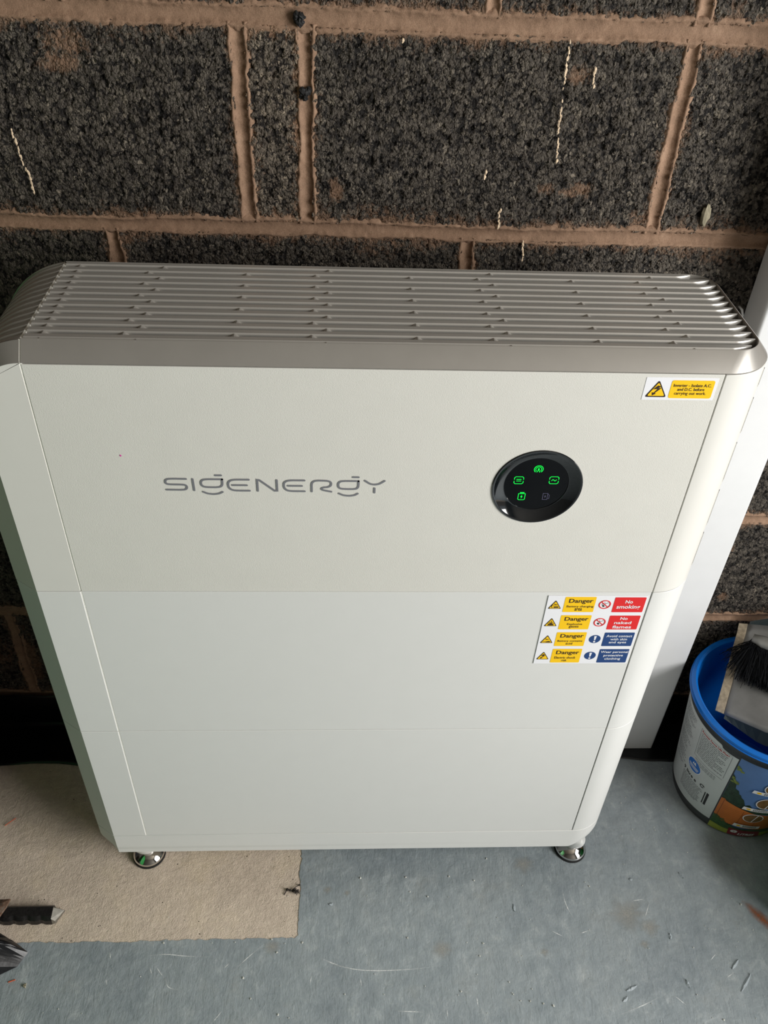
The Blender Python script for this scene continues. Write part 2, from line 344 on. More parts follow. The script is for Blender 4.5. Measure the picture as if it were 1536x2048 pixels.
def g_text(s, x0, y0, x1, y1, bold=.0, shear=0, keep=False):
    cu = bpy.data.curves.new('t', 'FONT'); cu.body = s; cu.size = 1; cu.offset = bold; cu.shear = shear; cu.resolution_u = 3
    cu.align_x = 'CENTER'; cu.space_line = .9
    o = bpy.data.objects.new('t', cu); COL.objects.link(o)
    bpy.context.view_layer.update()
    me = bpy.data.meshes.new_from_object(o.evaluated_get(bpy.context.evaluated_depsgraph_get()))
    V = [(v.co.x, v.co.y) for v in me.vertices]; F = [tuple(p.vertices) for p in me.polygons]
    bpy.data.objects.remove(o); bpy.data.curves.remove(cu); bpy.data.meshes.remove(me)
    ax = min(v[0] for v in V); bx = max(v[0] for v in V); ay = min(v[1] for v in V); by = max(v[1] for v in V)
    sx = (x1-x0)/(bx-ax); sy = (y1-y0)/(by-ay)
    if keep: sx = sy = min(sx, sy)
    cx, cy = (x0+x1)/2, (y0+y1)/2
    return [((v[0]-(ax+bx)/2)*sx+cx, (v[1]-(ay+by)/2)*sy+cy) for v in V], F
def on_front(g, y):
    return [(x, y, z) for x, z in g[0]], g[1]
def sheet(name, g, y, mat, parent): 
    """flat print lying on the front of the unit; g in metres (x, z)"""
    V, F = on_front(g, y); P = rel(parent); me = bpy.data.meshes.new(name)
    # origin in the print's own middle
    cx = sum(v[0] for v in V)/len(V); cz = sum(v[2] for v in V)/len(V); O = Vector((cx, y, cz))
    me.from_pydata([tuple(Vector(v)-O) for v in V], [], F); me.materials.append(mat)
    o = link(name, me, parent); base = parent; off = Vector((0, 0, 0))
    while base: off += Vector(base.location); base = base.parent
    o.location = O-off; return o
def wpos(o):
    p = Vector((0, 0, 0))
    while o: p += Vector(o.location); o = o.parent
    return p
_rel0 = rel
def rel(parent): return wpos(parent) if parent else Vector((0, 0, 0))

# ---------------------------------------------------------------- wall_back: blocks and mortar
YAW = -0.00956; WY = 0.30364
def wallpt(x, y, z): return (x, y, z)
wall = link('wall_back', None); tag(wall, kind='structure')
wv, wf = box(-2.2, 2.0, .014, .16, -.05, 2.45)
me = bpy.data.meshes.new('wall_back'); me.from_pydata(wv, [], wf); me.materials.append(M['mortar'])
bpy.data.objects.remove(wall); wall = link('wall_back', me); tag(wall, kind='structure')
wall.location = (0, WY, 0); wall.rotation_euler = (0, 0, math.atan(YAW))
TILT = -0.00198; W0 = 1.209; PITCH = .225
def jz(k, x): return W0-k*PITCH+TILT*x
def grid_obj(name, xs, zs, yf, mat, attrs=None, skirt=.014):
    X, Z = np.meshgrid(xs, zs, indexing='ij'); nx, nz = len(xs), len(zs)
    Y = yf(X, Z) if callable(yf) else np.full_like(X, yf)
    Zt = Z+TILT*X
    V = np.stack([X.ravel(), Y.ravel(), Zt.ravel()], 1)
    i = np.arange(nx-1)[:, None]*nz+np.arange(nz-1)[None, :]
    F = np.stack([i, i+nz, i+nz+1, i+1], -1).reshape(-1, 4)
    if skirt:
        rim = [a*nz for a in range(nx)]+[(nx-1)*nz+b for b in range(1, nz)]+[a*nz+nz-1 for a in range(nx-2, -1, -1)]+[b for b in range(nz-2, 0, -1)]
        rim = np.array(rim); R = V[rim].copy(); R[:, 1] += skirt; b0 = len(V); V = np.vstack([V, R]); m = len(rim)
        k = np.arange(m); F = np.vstack([F, np.stack([rim[k], b0+k, b0+(k+1) % m, rim[(k+1) % m]], 1)])
    me = bpy.data.meshes.new(name); me.vertices.add(len(V)); 
    c = V.mean(0); c = np.array([(xs[0]+xs[-1])/2, 0, (zs[0]+zs[-1])/2])
    # clean origin, geometry kept in wall coordinates
    me.vertices.foreach_set('co', (V-c).astype(np.float32).ravel())
    me.loops.add(len(F)*4); me.loops.foreach_set('vertex_index', F.astype(np.int32).ravel())
    me.polygons.add(len(F)); me.polygons.foreach_set('loop_start', np.arange(len(F), dtype=np.int32)*4)
    me.polygons.foreach_set('use_smooth', np.ones(len(F), dtype=bool))
    me.update(calc_edges=True); me.validate()
    if attrs:
        for nm, fn in attrs.items():
            a = me.attributes.new(nm, 'FLOAT', 'POINT'); val = fn(X, Z).ravel()
            if len(V) > len(val): val = np.concatenate([val, np.zeros(len(V)-len(val))])
            a.data.foreach_set('value', val.astype(np.float32))
    me.materials.append(mat); o = link(name, me, wall, tuple(c)); return o
perps = {-1: [-.335, .1188, .3414], 0: [-.595, -.1497, -.079, .340, .79], 1: [-.754, -.314, .1168, .557], 2: [-.55, -.1, .34, .79], 3: [-.754, -.314, .117, .557], 4: [-.60, -.15, .34, .79], -2: [-.55, -.1, .35, .8], -3: [-.33, .12, .57], -4: [-.55, -.1, .35], -5: [-.33, .12, .57]}
# the bed joint k lies under course k-1 ... course k spans joint k (top) to joint k+1 (bottom)
perps = {k: v for k, v in perps.items()}
PATCH = [(-.332, 1.178, .035, .022), (-.34, 1.160, .03, .016), (-.064, .996, .03, .014), (-.046, 1.03, .012, .018), (.2377, 1.04, .03, .012), (.2206, 1.164, .02, .012), (.3224, 1.004, .02, .016), (.574, .433, .012, .012), (.60, .47, .01, .01), (-.585, .19, .02, .09), (-.64, .2, .03, .06), (.21, 1.04, .02, .008), (-.148, 1.17, .016, .018), (-.30, .965, .03, .012), (.62, .36, .012, .012)]
def smear(X, Z):
    s = np.zeros_like(X)
    for k in range(-1, 6):
        d = np.abs(Z-(W0-k*PITCH)); w = .013+.022*fnoise(X, Z*0+k, 14, 5+k); s = np.maximum(s, .98-d/w*.55)
    for k, L in perps.items():
        top, bot = W0-k*PITCH, W0-(k+1)*PITCH; ins = (Z < top) & (Z > bot)
        for x in L:
            d = np.abs(X-x); w = .010+.016*fnoise(X*0+x, Z, 18, 9); s = np.where(ins, np.maximum(s, .92-d/w*.55), s)
    for x, z, rx, rz in PATCH:
        s = np.maximum(s, .80-.42*(((X-x)/rx)**2+((Z-z)/rz)**2))
    return np.clip(s, 0, 1)
def lightish(X, Z):
    # the narrow cut block is paler, and there are paler areas
    cut = ((X > -.15) & (X < -.08) & (Z < W0) & (Z > W0-PITCH)).astype(float)*.55
    return np.clip(cut+np.clip(fnoise(X, Z, 3, 77)-.55, 0, 1)*1.2, 0, 1)
def visible(x0, x1, z0, z1):
    def ov(a0, a1, b0, b1): return x1 > a0 and x0 < a1 and z1 > b0 and z0 < b1
    return ov(-.47, .50, .93, 1.26) or ov(.45, .78, .15, .93) or ov(-.70, -.40, .08, .5)
def axis(a, b, vis):
    step = .0017 if vis else .02
    return np.linspace(a, b, max(2, int(round((b-a)/step))+1))
for k in range(-5, 5):
    zt, zb = W0-k*PITCH-(.0082 if k <= 0 else .0070), W0-(k+1)*PITCH+(.0082 if k < 0 else .0070)
    L = sorted(perps.get(k, []))
    while L[0] > -2.2: L.insert(0, L[0]-.45)
    while L[-1] < 1.98: L.append(L[-1]+.45)
    for a, b_ in zip(L, L[1:]):
        a2, b2 = max(a, -2.2)+.0062, min(b_, 1.98)-.0062
        if b2-a2 < .03: continue
        vis = visible(a2, b2, zb, zt)
        if vis:
            # only the seen window of the block is meshed finely
            wx0 = max(a2, -.62 if zt < .6 else -.50); wx1 = min(b2, .80)
            xs = axis(max(a2, wx0), min(b2, wx1), True); 
            if a2 < wx0-.01: xs = np.concatenate([np.linspace(a2, wx0, max(2, int((wx0-a2)/.02)))[:-1], xs])
            if b2 > wx1+.01: xs = np.concatenate([xs, np.linspace(wx1, b2, max(2, int((b2-wx1)/.02)))[1:]])
            wz0 = max(zb, .925) if (k == 1 and b2 < .46) else zb; wz1 = min(zt, 1.27)
            zs = axis(wz0, wz1, True)
            if zb < wz0-.01: zs = np.concatenate([np.linspace(zb, wz0, max(2, int((wz0-zb)/.02)))[:-1], zs])
            if zt > wz1+.01: zs = np.concatenate([zs, np.linspace(wz1, zt, max(2, int((zt-wz1)/.02)))[1:]])
        else:
            xs, zs = axis(a2, b2, False), axis(zb, zt, False)
        grid_obj('block', xs, zs, lambda X, Z: np.zeros_like(X), M['block'], {'smear': smear, 'light': lightish})
def joint_profile(d, n, hw, tool):
    t = np.clip(np.abs(d)/hw, 0, 2)
    prof = -.0009+.0044*np.clip(1-t**2, 0, 1)**.9*tool+np.clip(t-1, 0, 1)*.0075
    return prof+(n-.5)*.0022*(.25+.75*np.clip(t-.5, 0, 1))
for k in range(-4, 6):
    fine = k in (0, 1, 3, 4)
    hw = .0098 if k <= 0 else .0082
    def yf(X, Z, k=k, hw=hw):
        c = W0-k*PITCH+(fnoise(X, X*0+k, 9, 31)-.5)*.006
        w = hw*(.8+.45*fnoise(X, X*0+k*3, 40, 12)+.25*(vnoise(X, Z, 300, 3)-.5))
        return joint_profile(Z-c, fnoise(X, Z, 180, 41), w, 1.0)
    for xa, xb in (((-2.2, -.72), (-.72, .82), (.82, 1.98)) if fine else ((-2.2, 1.98),)):
        f = fine and xa == -.72
        xs = np.linspace(xa, xb, int((xb-xa)/(.002 if f else .02))+1); zs = np.linspace(W0-k*PITCH-.0155, W0-k*PITCH+.0155, 23 if f else 9)
        grid_obj('mortar_joint', xs, zs, yf, M['mortar'], None, .012)
for k in range(-5, 5):
    for x in perps[k]:
        if not (-.8 < x < .9): continue
        zt, zb = W0-k*PITCH-.006, W0-(k+1)*PITCH+.006
        vis = visible(x-.01, x+.01, zb, zt)
        def yf(X, Z, x=x):
            c = x+(fnoise(Z*0+x*7, Z, 12, 51)-.5)*.008
            w = .0078*(.62+.75*fnoise(Z*0+x*5, Z, 26, 62)+.3*(vnoise(X, Z, 320, 5)-.5))
            return joint_profile(X-c, fnoise(X, Z, 200, 71), w, 1.1)
        xs = np.linspace(x-.014, x+.014, 21 if vis else 9); zs = np.linspace(zb, zt, int((zt-zb)/(.002 if vis else .02))+1)
        grid_obj('mortar_joint', xs, zs, yf, M['mortar'], None, .012)
# plaster drips, pebble, plugged hole
def on_wall(name, parts, mat, label=None, kind=None):
    V, F = join(parts); me = bpy.data.meshes.new(name); c = Vector(V[0])
    me.from_pydata([tuple(Vector(v)-c) for v in V], [], F); me.materials.append(mat)
    o = link(name, me, wall, tuple(c)); 
    if label: o['label'] = label
    if kind: o['kind'] = kind
    return o
def blob(c, r, n=7, m=5, jit=.35, seed=0, fl=(1, 1, 1)):
    rnd = random.Random(seed); V = []; 
    for i in range(m+1):
        ph = PI*i/m
        for j in range(n):
            a = 2*PI*j/n; rr = r*(1+rnd.uniform(-jit, jit))
            V.append((c[0]+rr*fl[0]*math.sin(ph)*math.cos(a), c[1]+rr*fl[1]*math.sin(ph)*math.sin(a), c[2]+rr*fl[2]*math.cos(ph)))
    return V, [(i*n+j, i*n+(j+1) % n, (i+1)*n+(j+1) % n, (i+1)*n+j) for i in range(m) for j in range(n)]
for di, D in enumerate(DRIP):
    parts = []; rnd = random.Random(di)
    for (x0, z0), (x1, z1) in zip(D, D[1:]):
        n = max(2, int(math.hypot(x1-x0, z1-z0)/.0022))
        for i in range(n):
            if rnd.random() < .72:
                t = (i+rnd.random())/n; parts.append(blob((x0+(x1-x0)*t+rnd.uniform(-.0008, .0008), -.0021, z0+(z1-z0)*t), rnd.uniform(.0009, .0019), 6, 4, .4, rnd.randint(0, 9999), (.8, .45, 1.5)))
    on_wall('plaster_drip', parts, M['plaster'], 'thin cream drip of plaster running down the dark block', 'stuff')
on_wall('pebble', [blob((.4015, -.0015, 1.0148), .0075, 9, 7, .22, 4, (.75, .5, 1.7))], M['pebble'])
rnd = random.Random(3)
on_wall('plugged_hole', [blob((-.084+rnd.uniform(-.005, .005), rnd.uniform(-.003, .002), 1.2085+rnd.uniform(-.004, .004)), rnd.uniform(.002, .0045), 7, 5, .3, i) for i in range(11)], M['rubber'], 'black plug of crumbs in the mortar joint')
on_wall('plugged_hole', [blob((-.079+rnd.uniform(-.006, .006), rnd.uniform(-.003, .001), 1.134+rnd.uniform(-.007, .007)), rnd.uniform(.002, .004), 7, 5, .3, i+50) for i in range(9)], M['rubber'], 'black crumbs breaking the upright mortar joint')

# ---------------------------------------------------------------- rest of the garage, floor
def plain(name, b, mat):
    V, F = box(*b); o = mk(name, V, F, mat); tag(o, kind='structure'); return o
plain('wall_left', (-2.3, -2.2, -2.55, .45, 0, 2.45), M['white_paint'])
plain('wall_front', (-2.3, 2.1, -2.65, -2.55, 0, 2.45), M['white_paint'])
V, F = join([box(2.0, 2.1, -.55, .45, 0, 2.45), box(2.0, 2.1, -2.55, -2.02, 0, 2.45), box(2.0, 2.1, -2.02, -.55, 2.12, 2.45)])
tag(mk('wall_right', V, F, M['white_paint']), kind='structure')
plain('ceiling', (-2.3, 2.1, -2.65, .45, 2.45, 2.5), M['ceil'])
floor = plain('floor', (-2.3, 3.4, -3.4, .45, -.08, -.0006), M['concrete'])
# paint coat, an L round the bare patch, with a ragged edge
ex, ey = -.1015, -.1015
rnd = random.Random(11)
edge = []
def rag(t, amp): return (float(fnoise(t, 0, 35, 91))-.5)*amp+(float(vnoise(t, 3, 220, 92))-.5)*amp*.7
ys = np.arange(.30, ey, -.004); edge += [(ex+.0015+rag(y+5, .004), y) for y in ys]
edge += [(ex+.0005, ey+.001)]
xs = np.arange(ex-.004, -1.3, -.005); edge += [(x, ey-.0022+rag(x, .004)+(.0 if x > -.14 else -.0005)) for x in xs]
edge += [(-2.3, ey-.002)]
# right part and lower part as a triangulated sheet
outer = [(-2.3, -3.4), (1.99, -3.4), (1.99, .27)]
outer[2] = (1.99, WY+YAW*1.99-.002)
poly = outer+edge
bm = bmesh.new(); vs = [bm.verts.new((x, y, .0)) for x, y in poly]
es = [bm.edges.new((vs[i], vs[(i+1) % len(vs)])) for i in range(len(vs))]
bmesh.ops.triangle_fill(bm, use_beauty=True, use_dissolve=False, edges=es)
r = bmesh.ops.extrude_face_region(bm, geom=list(bm.faces)); 
for v in [g for g in r['geom'] if isinstance(g, bmesh.types.BMVert)]: v.co.z = .0003
for v in vs: v.co.z = -.0006
bmesh.ops.recalc_face_normals(bm, faces=bm.faces)
me = bpy.data.meshes.new('paint_coat'); bm.to_mesh(me); bm.free(); me.materials.append(M['paint'])
pc = link('paint_coat', me, floor); pc['label'] = 'blue-grey floor paint with scratches'
FZ = .0004
def decal(name, parts, mat, fades, label=None, kind=None):
    V, F = join(parts); me = bpy.data.meshes.new(name); c = Vector(V[0])
    me.from_pydata([tuple(Vector(v)-c) for v in V], [], F); me.materials.append(mat)
    a = me.attributes.new('fade', 'FLOAT', 'POINT'); a.data.foreach_set('value', fades)
    o = link(name, me, floor, tuple(c))
    if label: o['label'] = label
    if kind: o['kind'] = kind
    return o
def ribbon(pts, w, z):
    P = smoothline(pts, 6) if len(pts) > 2 else [tuple(Vector(pts[0]).lerp(Vector(pts[1]), i/6)) for i in range(7)]
    V = []; fd = []; n = len(P)
    for i, p in enumerate(P):
        a = Vector(P[max(0, i-1)]); b = Vector(P[min(n-1, i+1)]); d = (b-a).normalized(); nn = Vector((-d.y, d.x)); e = min(1, 3*min(i, n-1-i)/n)
        for s, f in ((-1, 0), (0, 1), (1, 0)):
            q = Vector(p)+nn*w*s*(.4+.6*e); V.append((q.x, q.y, z)); fd.append(f*(.25+.75*e))
    F = [(i*3+k, i*3+k+1, (i+1)*3+k+1, (i+1)*3+k) for i in range(n-1) for k in (0, 1)]
    return V, F, fd
parts = []; fades = []
for i, s in enumerate(SCR):
    V, F, fd = ribbon(s, .0011, FZ+.0001); parts.append((V, F)); fades += fd
decal('scratch', parts, M['scratch'], fades, 'pale scratches in the grey floor paint', 'stuff')
parts = []; fades = []
for (x, y), r in PAT:
    n = 22; V = [(x, y, FZ)]+[(x+r*(.6+.7*vnoise(a, x*9, 1.3, 7))*math.cos(a/3.5), y+r*.8*(.6+.7*vnoise(a, y*9, 1.3, 9))*math.sin(a/3.5), FZ) for a in [i*22/n for i in range(n)]]
    parts.append((V, [(0, 1+i, 1+(i+1) % n) for i in range(n)])); fades += [1.0]+[0.0]*n
decal('scuff', parts, M['scuff'], fades, 'worn brownish scuffs on the grey floor paint', 'stuff')
rp = [(.634, -.058), (.6423, -.0637), (.6503, -.0763), (.665, -.0954), (.684, -.118), (.71, -.14), (.74, -.158)]
V, F, fd = ribbon(rp, .0115, FZ+.0001); decal('rust_stain', [(V, F)], M['rust_stain'], fd, 'orange rust stain on the grey floor')
# loose bits
rnd = random.Random(5); parts = [blob((x, y, .0012), rnd.uniform(.0007, .0017), 6, 4, .4, i, (1, 1, .6)) for i, (x, y) in enumerate(SPK)]
for i in range(90):
    x = rnd.uniform(-.5, .62); y = rnd.uniform(-.24, -.02)
    parts.append(blob((x, y, .0008), rnd.uniform(.0004, .0009), 5, 3, .4, i+99, (1, 1, .6)))
for i in range(26):
    parts.append(blob((rnd.uniform(.45, .62), rnd.uniform(.02, .2), .0008), rnd.uniform(.0005, .0011), 5, 3, .4, i+299, (1, 1, .6)))
V, F = join(parts); tag(mk('debris', V, F, M['debris']), 'tiny white crumbs scattered over the grey floor', 'debris', kind='stuff')
for i, ((x0, y0), (x1, y1)) in enumerate(FLK):
    rnd = random.Random(i); n = 6; V = []; nn = Vector((-(y1-y0), x1-x0)).normalized()
    for j in range(n+1):
        t = j/n; w = .0022*(1-abs(2*t-1)**2)+.0008; px, py = x0+(x1-x0)*t, y0+(y1-y0)*t
        V += [(px-nn.x*w, py-nn.y*w, .0004), (px+rnd.uniform(-.001, .001), py, .0014+rnd.uniform(0, .0012)), (px+nn.x*w, py+nn.y*w, .0004)]
    F = [(j*3+k, j*3+k+1, (j+1)*3+k+1, (j+1)*3+k) for j in range(n) for k in (0, 1)]
    o = mk('paint_flake', V, F, M['paintflake'], floor)
    
# ---------------------------------------------------------------- the stacked power unit
XS = .3362; XF = -.387; XO = -.416; J3, J2, J1, T = .13, .40, .67, .9713; BK = .2005; TOP = .9895
RC = .0548; RX = .3402; GAP = .0010; SG = .0013
def left_poly(x_in, y_in=0.0):
    return [(x_in, y_in), (XF, 0), (XO, .020), (XO, BK-.02), (XF, BK), (x_in, BK)]
def right_arc(cx, r, n=14):
    return [(cx+r*math.sin(PI/2*i/n), r-r*math.cos(PI/2*i/n)) for i in range(n+1)]
def right_poly(x_in):
    a = right_arc(RX, RC); bk = [(x, BK-y) for x, y in reversed(a)]
    return [(x_in, 0)]+a+bk+[(x_in, BK)]
def module(root, z0, z1, white, bottom_only=False):
    V, F = box(-XS-.004, XS+.004, .0116, BK-.001, z0+.0004, z1-.0004)
    c = mk('chassis', V, F, M['core'], root)
    z0 += GAP/2; z1 -= GAP/2
    V, F = prism(left_poly(-XS-SG), z0, z1); mk('side_cover', V, F, M['side_white'] if white == 'inv_white' else M['bat_white'], root, bev=.0006)
    V, F = prism(right_poly(XS+GAP), z0, z1); o = mk('side_cover', V, F, M['side_white'] if white == 'inv_white' else M['bat_white'], root, bev=.0006)
    smooth_by_angle(o)
    V, F = box(-XS-SG, -XS, .0006, .0112, z0, z1); mk('seam_strip', V, F, M['bright_edge'], root)  # white strip paints the highlight on the lit seam edge
    return c
def smooth_by_angle(o, deg=30):
    me = o.data
    for p in me.polygons: p.use_smooth = True
    bm = bmesh.new(); bm.from_mesh(me)
    for e in bm.edges: e.smooth = e.calc_face_angle(0) < math.radians(deg)
    bm.to_mesh(me); bm.free()
def battery(name, z0, z1, label):
    root = thing(name, label, 'battery', (0, BK/2, z0), 'battery modules stacked under the inverter')
    module(root, z0, z1, 'bat_white')
    V, F = box(-XS, XS, .0006, .011, z0+GAP/2, z1-GAP/2); mk('front_panel', V, F, M['bat_white'], root, bev=.0006)
    return root
bat_low = battery('battery_module', J3, J2, 'white battery module at the bottom of the stack, right above the footed base')
bat_up = battery('battery_module', J2, J1, 'white battery module in the middle of the stack, bearing the sheet of danger signs')

# base stand
base = thing('base_stand', 'low white base on chrome feet under the stacked battery modules', 'stand', (0, BK/2, 0))
bz0 = .0805
levels = [0, .003, .007, .012, .018, .025, .033, J3-bz0-GAP/2]
def base_ring(h):
    r = .026; k = 0 if h >= r else r-math.sqrt(max(0, r*r-(r-h)**2)); 
    kl = k*.95; kr = k*1.15
    a = [(x-kr*min(1, (x-RX)/RC*1.2+.1), y) for x, y in right_arc(RX, RC)]
    pts = [(XF, 0)]+a+[(x, BK-y) for x, y in reversed(a)]+[(XF, BK), (XO+kl*1.05, BK-.02), (XO+kl*1.05, .020)]
    return pts
V = []; n = len(base_ring(0))
for h in levels: V += [(x, y, bz0+h) for x, y in base_ring(h)]
F = [(k*n+i, k*n+(i+1) % n, (k+1)*n+(i+1) % n, (k+1)*n+i) for k in range(len(levels)-1) for i in range(n)]
F += [tuple(range(n))[::-1], tuple(range((len(levels)-1)*n, len(levels)*n))]
o = mk('frame', V, F, M['bat_white'], base, bev=.0005); smooth_by_angle(o, 25)
for i, (fx, fy) in enumerate(((-.3564, .040), (.3640, .040), (-.3564, .162), (.3640, .162))):
    V, F = lathe([(.0005, .0195), (.0075, .0197), (.0118, .0225), (.0165, .0290), (.0205, .0365), (.0245, .0460), (.0290, .0640), (.0300, bz0+.002)], fx, fy, 40)
    V = [(min(max(x, -.385), .3640 if z > .07 else .3700), y, z) if z > .04 else (x, y, z) for x, y, z in V]; f = mk('foot', V, F, M['bat_white'], base, smooth=True, org=(fx, fy, 0))
    V, F = lathe([(.0075, .0210), (.0120, .0205), (.0195, .0150), (.0245, .0105), (.0262, .0080), (.0264, .0042), (.0245, .0034)], fx, fy, 56); s = mk('flange', V, F, M['chrome'], f, smooth=True); s['label'] = 'polished chrome flange of the foot'
    V, F = lathe([(.0262, .0), (.0272, .0005), (.0272, .0036), (.0240, .0040)], fx, fy, 48); mk('rubber_pad', V, F, M['rubber'], f, smooth=False)

# inverter on top
inv = thing('inverter', 'cream-white inverter with round black status display, topmost of the stacked unit', 'inverter', (0, BK/2, J1))
V, F = box(-XS-.004, XS+.004, .0116, BK-.001, J1+.0004, T-.001); mk('chassis', V, F, M['core'], inv)
DC = (.1726, .829); DR = .049
# front panel with a round hole
bm = bmesh.new()
x0, x1, z0, z1 = -XS, XS, J1+GAP/2, T-GAP
rr = [bm.verts.new((x, 0, z)) for x, z in ((x0, z0), (x1, z0), (x1, z1), (x0, z1))]
cc = [bm.verts.new((DC[0]+(DR-.0006)*math.cos(2*PI*i/72), 0, DC[1]+(DR-.0006)*math.sin(2*PI*i/72))) for i in range(72)]
es = [bm.edges.new((rr[i], rr[(i+1) % 4])) for i in range(4)]+[bm.edges.new((cc[i], cc[(i+1) % 72])) for i in range(72)]
bmesh.ops.triangle_fill(bm, use_beauty=True, edges=es)
r = bmesh.ops.extrude_face_region(bm, geom=list(bm.faces))
for v in [g for g in r['geom'] if isinstance(g, bmesh.types.BMVert)]: v.co.y = .011
V = [tuple(v.co) for v in bm.verts]; bm.verts.index_update(); F = [tuple(v.index for v in f.verts) for f in bm.faces]; bm.free()
mk('front_panel', V, F, M['inv_white'], inv, bev=.0005)
# left cover: flat strip, bevel and rounded shoulder
def arcF(t): a = t*PI/2; return (-.337-.05*math.sin(a), T-.05+.05*math.cos(a))       # front edge contour
def arcO(t): a = t*PI/2; return (-.325-.091*math.sin(a), TOP-.090+.090*math.cos(a))  # outer contour
NA = 14
def cover_left():
    zs = [J1+GAP/2, .92-.0]
    strip = [(-XS-SG, J1+GAP/2), (XF, J1+GAP/2), (XF, .86)]+[arcF(1-i/NA) for i in range(NA+1)]+[(-XS-SG, T)]
    # outer line with the same number of points
    outer = [(-XS-SG, J1+GAP/2), (XO, J1+GAP/2), (XO, .86)]+[arcO(1-(1-.0877)*i/NA) for i in range(NA+1)]+[(-XS-SG, TOP-.004)]
    return strip, outer
strip, outer = cover_left(); n = len(strip)
def yo(i, z): return .020-.005*max(0, min(1, (z-.9)/.08))
inner = [(x+.0025*max(0, min(1, (z-.87)/.03)) if i > 0 and i < n-1 else x, z-.003 if z > .91 else z) for i, (x, z) in enumerate(outer)]
V = [(x, 0, z) for x, z in strip]+[(x, yo(0, z), z) for x, z in inner]+[(x, BK-.02, z) for x, z in inner]+[(x, BK, z) for x, z in strip]
F = [tuple(range(n)), tuple(range(3*n, 4*n))[::-1]]
for k in range(3): F += [(k*n+i, k*n+(i+1) % n, (k+1)*n+(i+1) % n, (k+1)*n+i) for i in range(n)]
o = mk('side_cover', V, F, M['side_white'], inv, bev=.0005); smooth_by_angle(o, 22)
zr = T-.0004
V, F = prism(right_poly(XS+GAP), J1+GAP/2, zr-.001); o = mk('side_cover', V, F, M['side_white'], inv, bev=.0006); smooth_by_angle(o)
# thin vent slots in the rounded right cover
for z0_, z1_ in ((.9437, .964), (.8865, .9288), (.8215, .8723), (.7578, .8073), (.6942, .744)):
    ang = math.radians(57); cx = RX+RC*math.sin(ang); cy = RC-RC*math.cos(ang); ty = math.sin(ang); tx = math.cos(ang)
    for s in (-1, 1):
        px, py = cx+tx*.0019*s, cy+ty*.0019*s
        V, F = box(-.00035, .00035, -.0005, .0012, z0_, z1_)
        V = [(px+x*tx+y*-ty*-1*0+y*(-math.sin(ang)), py+x*ty+y*math.cos(ang), z) for x, y, z in V]
        mk('vent_slot', V, F, M['bright_edge'] if s < 0 else M['groove'], inv)
# cap: tray, bevelled rim, fins
def rim_path(off, z):
    """plan outline of the cap from the left seam round the right end to the back; off = distance inside the widest line"""
    r = RC-off*1.55; xr = RX+RC-off*1.0; cx = xr-r; a = [(cx+r*math.sin(PI/2*i/12), off*.83+r-r*math.cos(PI/2*i/12)) for i in range(13)]
    bk = [(x, BK-y) for x, y in reversed(a)]
    return [(-XS, off*.83, z)]+[(x, y, z) for x, y in a]+[(x, y, z) for x, y in bk]+[(-XS, BK-off*.83, z)]
rings = [rim_path(.0, T+.0002), rim_path(.0012, T+.0016), rim_path(.0165, TOP-.0006), rim_path(.0178, TOP+.0002), rim_path(.0188, TOP-.0005), rim_path(.0190, TOP-.011)]
V = [p for r_ in rings for p in r_]; n = len(rings[0])
F = [(k*n+i, k*n+i+1, (k+1)*n+i+1, (k+1)*n+i) for k in range(len(rings)-1) for i in range(n-1)]
# tray floor and underside
F.append(tuple((len(rings)-1)*n+i for i in range(n))); F.append(tuple(reversed(range(n))))
o = mk('top_cap', V, F, M['silver'], inv); smooth_by_angle(o, 50); o['label'] = 'silver grey cap of the inverter'
# bevel band of the rounded left shoulder
NB = 18
bl = [(-XS-GAP, T, T)]; 
cf = [(-XS-SG, T)]+[arcF(i/NB) for i in range(1, NB+1)]+[(XF, .90)]
T0 = .0877
co = [arcO(T0+(1-T0)*i/NB) for i in range(0, NB+1)]+[(XO, .885)]
m = len(cf)
def shrink(p, d): return (p[0]+d*.7, p[1]-d*.7)
L = [[(x, -.0002, z+.0004) for x, z in cf], [(x, .0140+.004*i/m, z) for i, (x, z) in enumerate(co)], [(x, .0158+.004*i/m, z) for i, (x, z) in enumerate(co)], [(*shrink((x, z), .011)[:1], .0165+.004*i/m, shrink((x, z), .011)[1]) for i, (x, z) in enumerate(co)]]
back = [[(x, BK-y, z) for x, y, z in q] for q in reversed(L)]
rows = L+back; V = [p for q in rows for p in q]
F = [(k*m+i, k*m+i+1, (k+1)*m+i+1, (k+1)*m+i) for k in range(len(rows)-1) for i in range(m-1)]
o = mk('shoulder_cap', V, F, M['silver'], inv); smooth_by_angle(o, 40); o['label'] = 'silver grey rounded left end of the cap'
# bright strips in the seams, lit edge put into the colour
q = [(.0004, T-.012), (.0004, T), (.0142, TOP-.0007), (.0150, TOP-.0016), (BK-.015, TOP-.0016), (BK-.001, T), (BK-.001, T-.012)]
V = [(x, y, z) for x in (-XS-SG-.0006, -XS+.0008) for y, z in q]; n_ = len(q)
F = [tuple(range(n_)), tuple(range(n_, 2*n_))[::-1]]+[(i, (i+1) % n_, n_+(i+1) % n_, n_+i) for i in range(n_)]
mk('seam_strip', V, F, M['bright_edge'], inv)
V, F = box(-XS-SG, -XS, .0006, .0112, J1+.001, T-.001); mk('seam_strip', V, F, M['bright_edge'], inv)
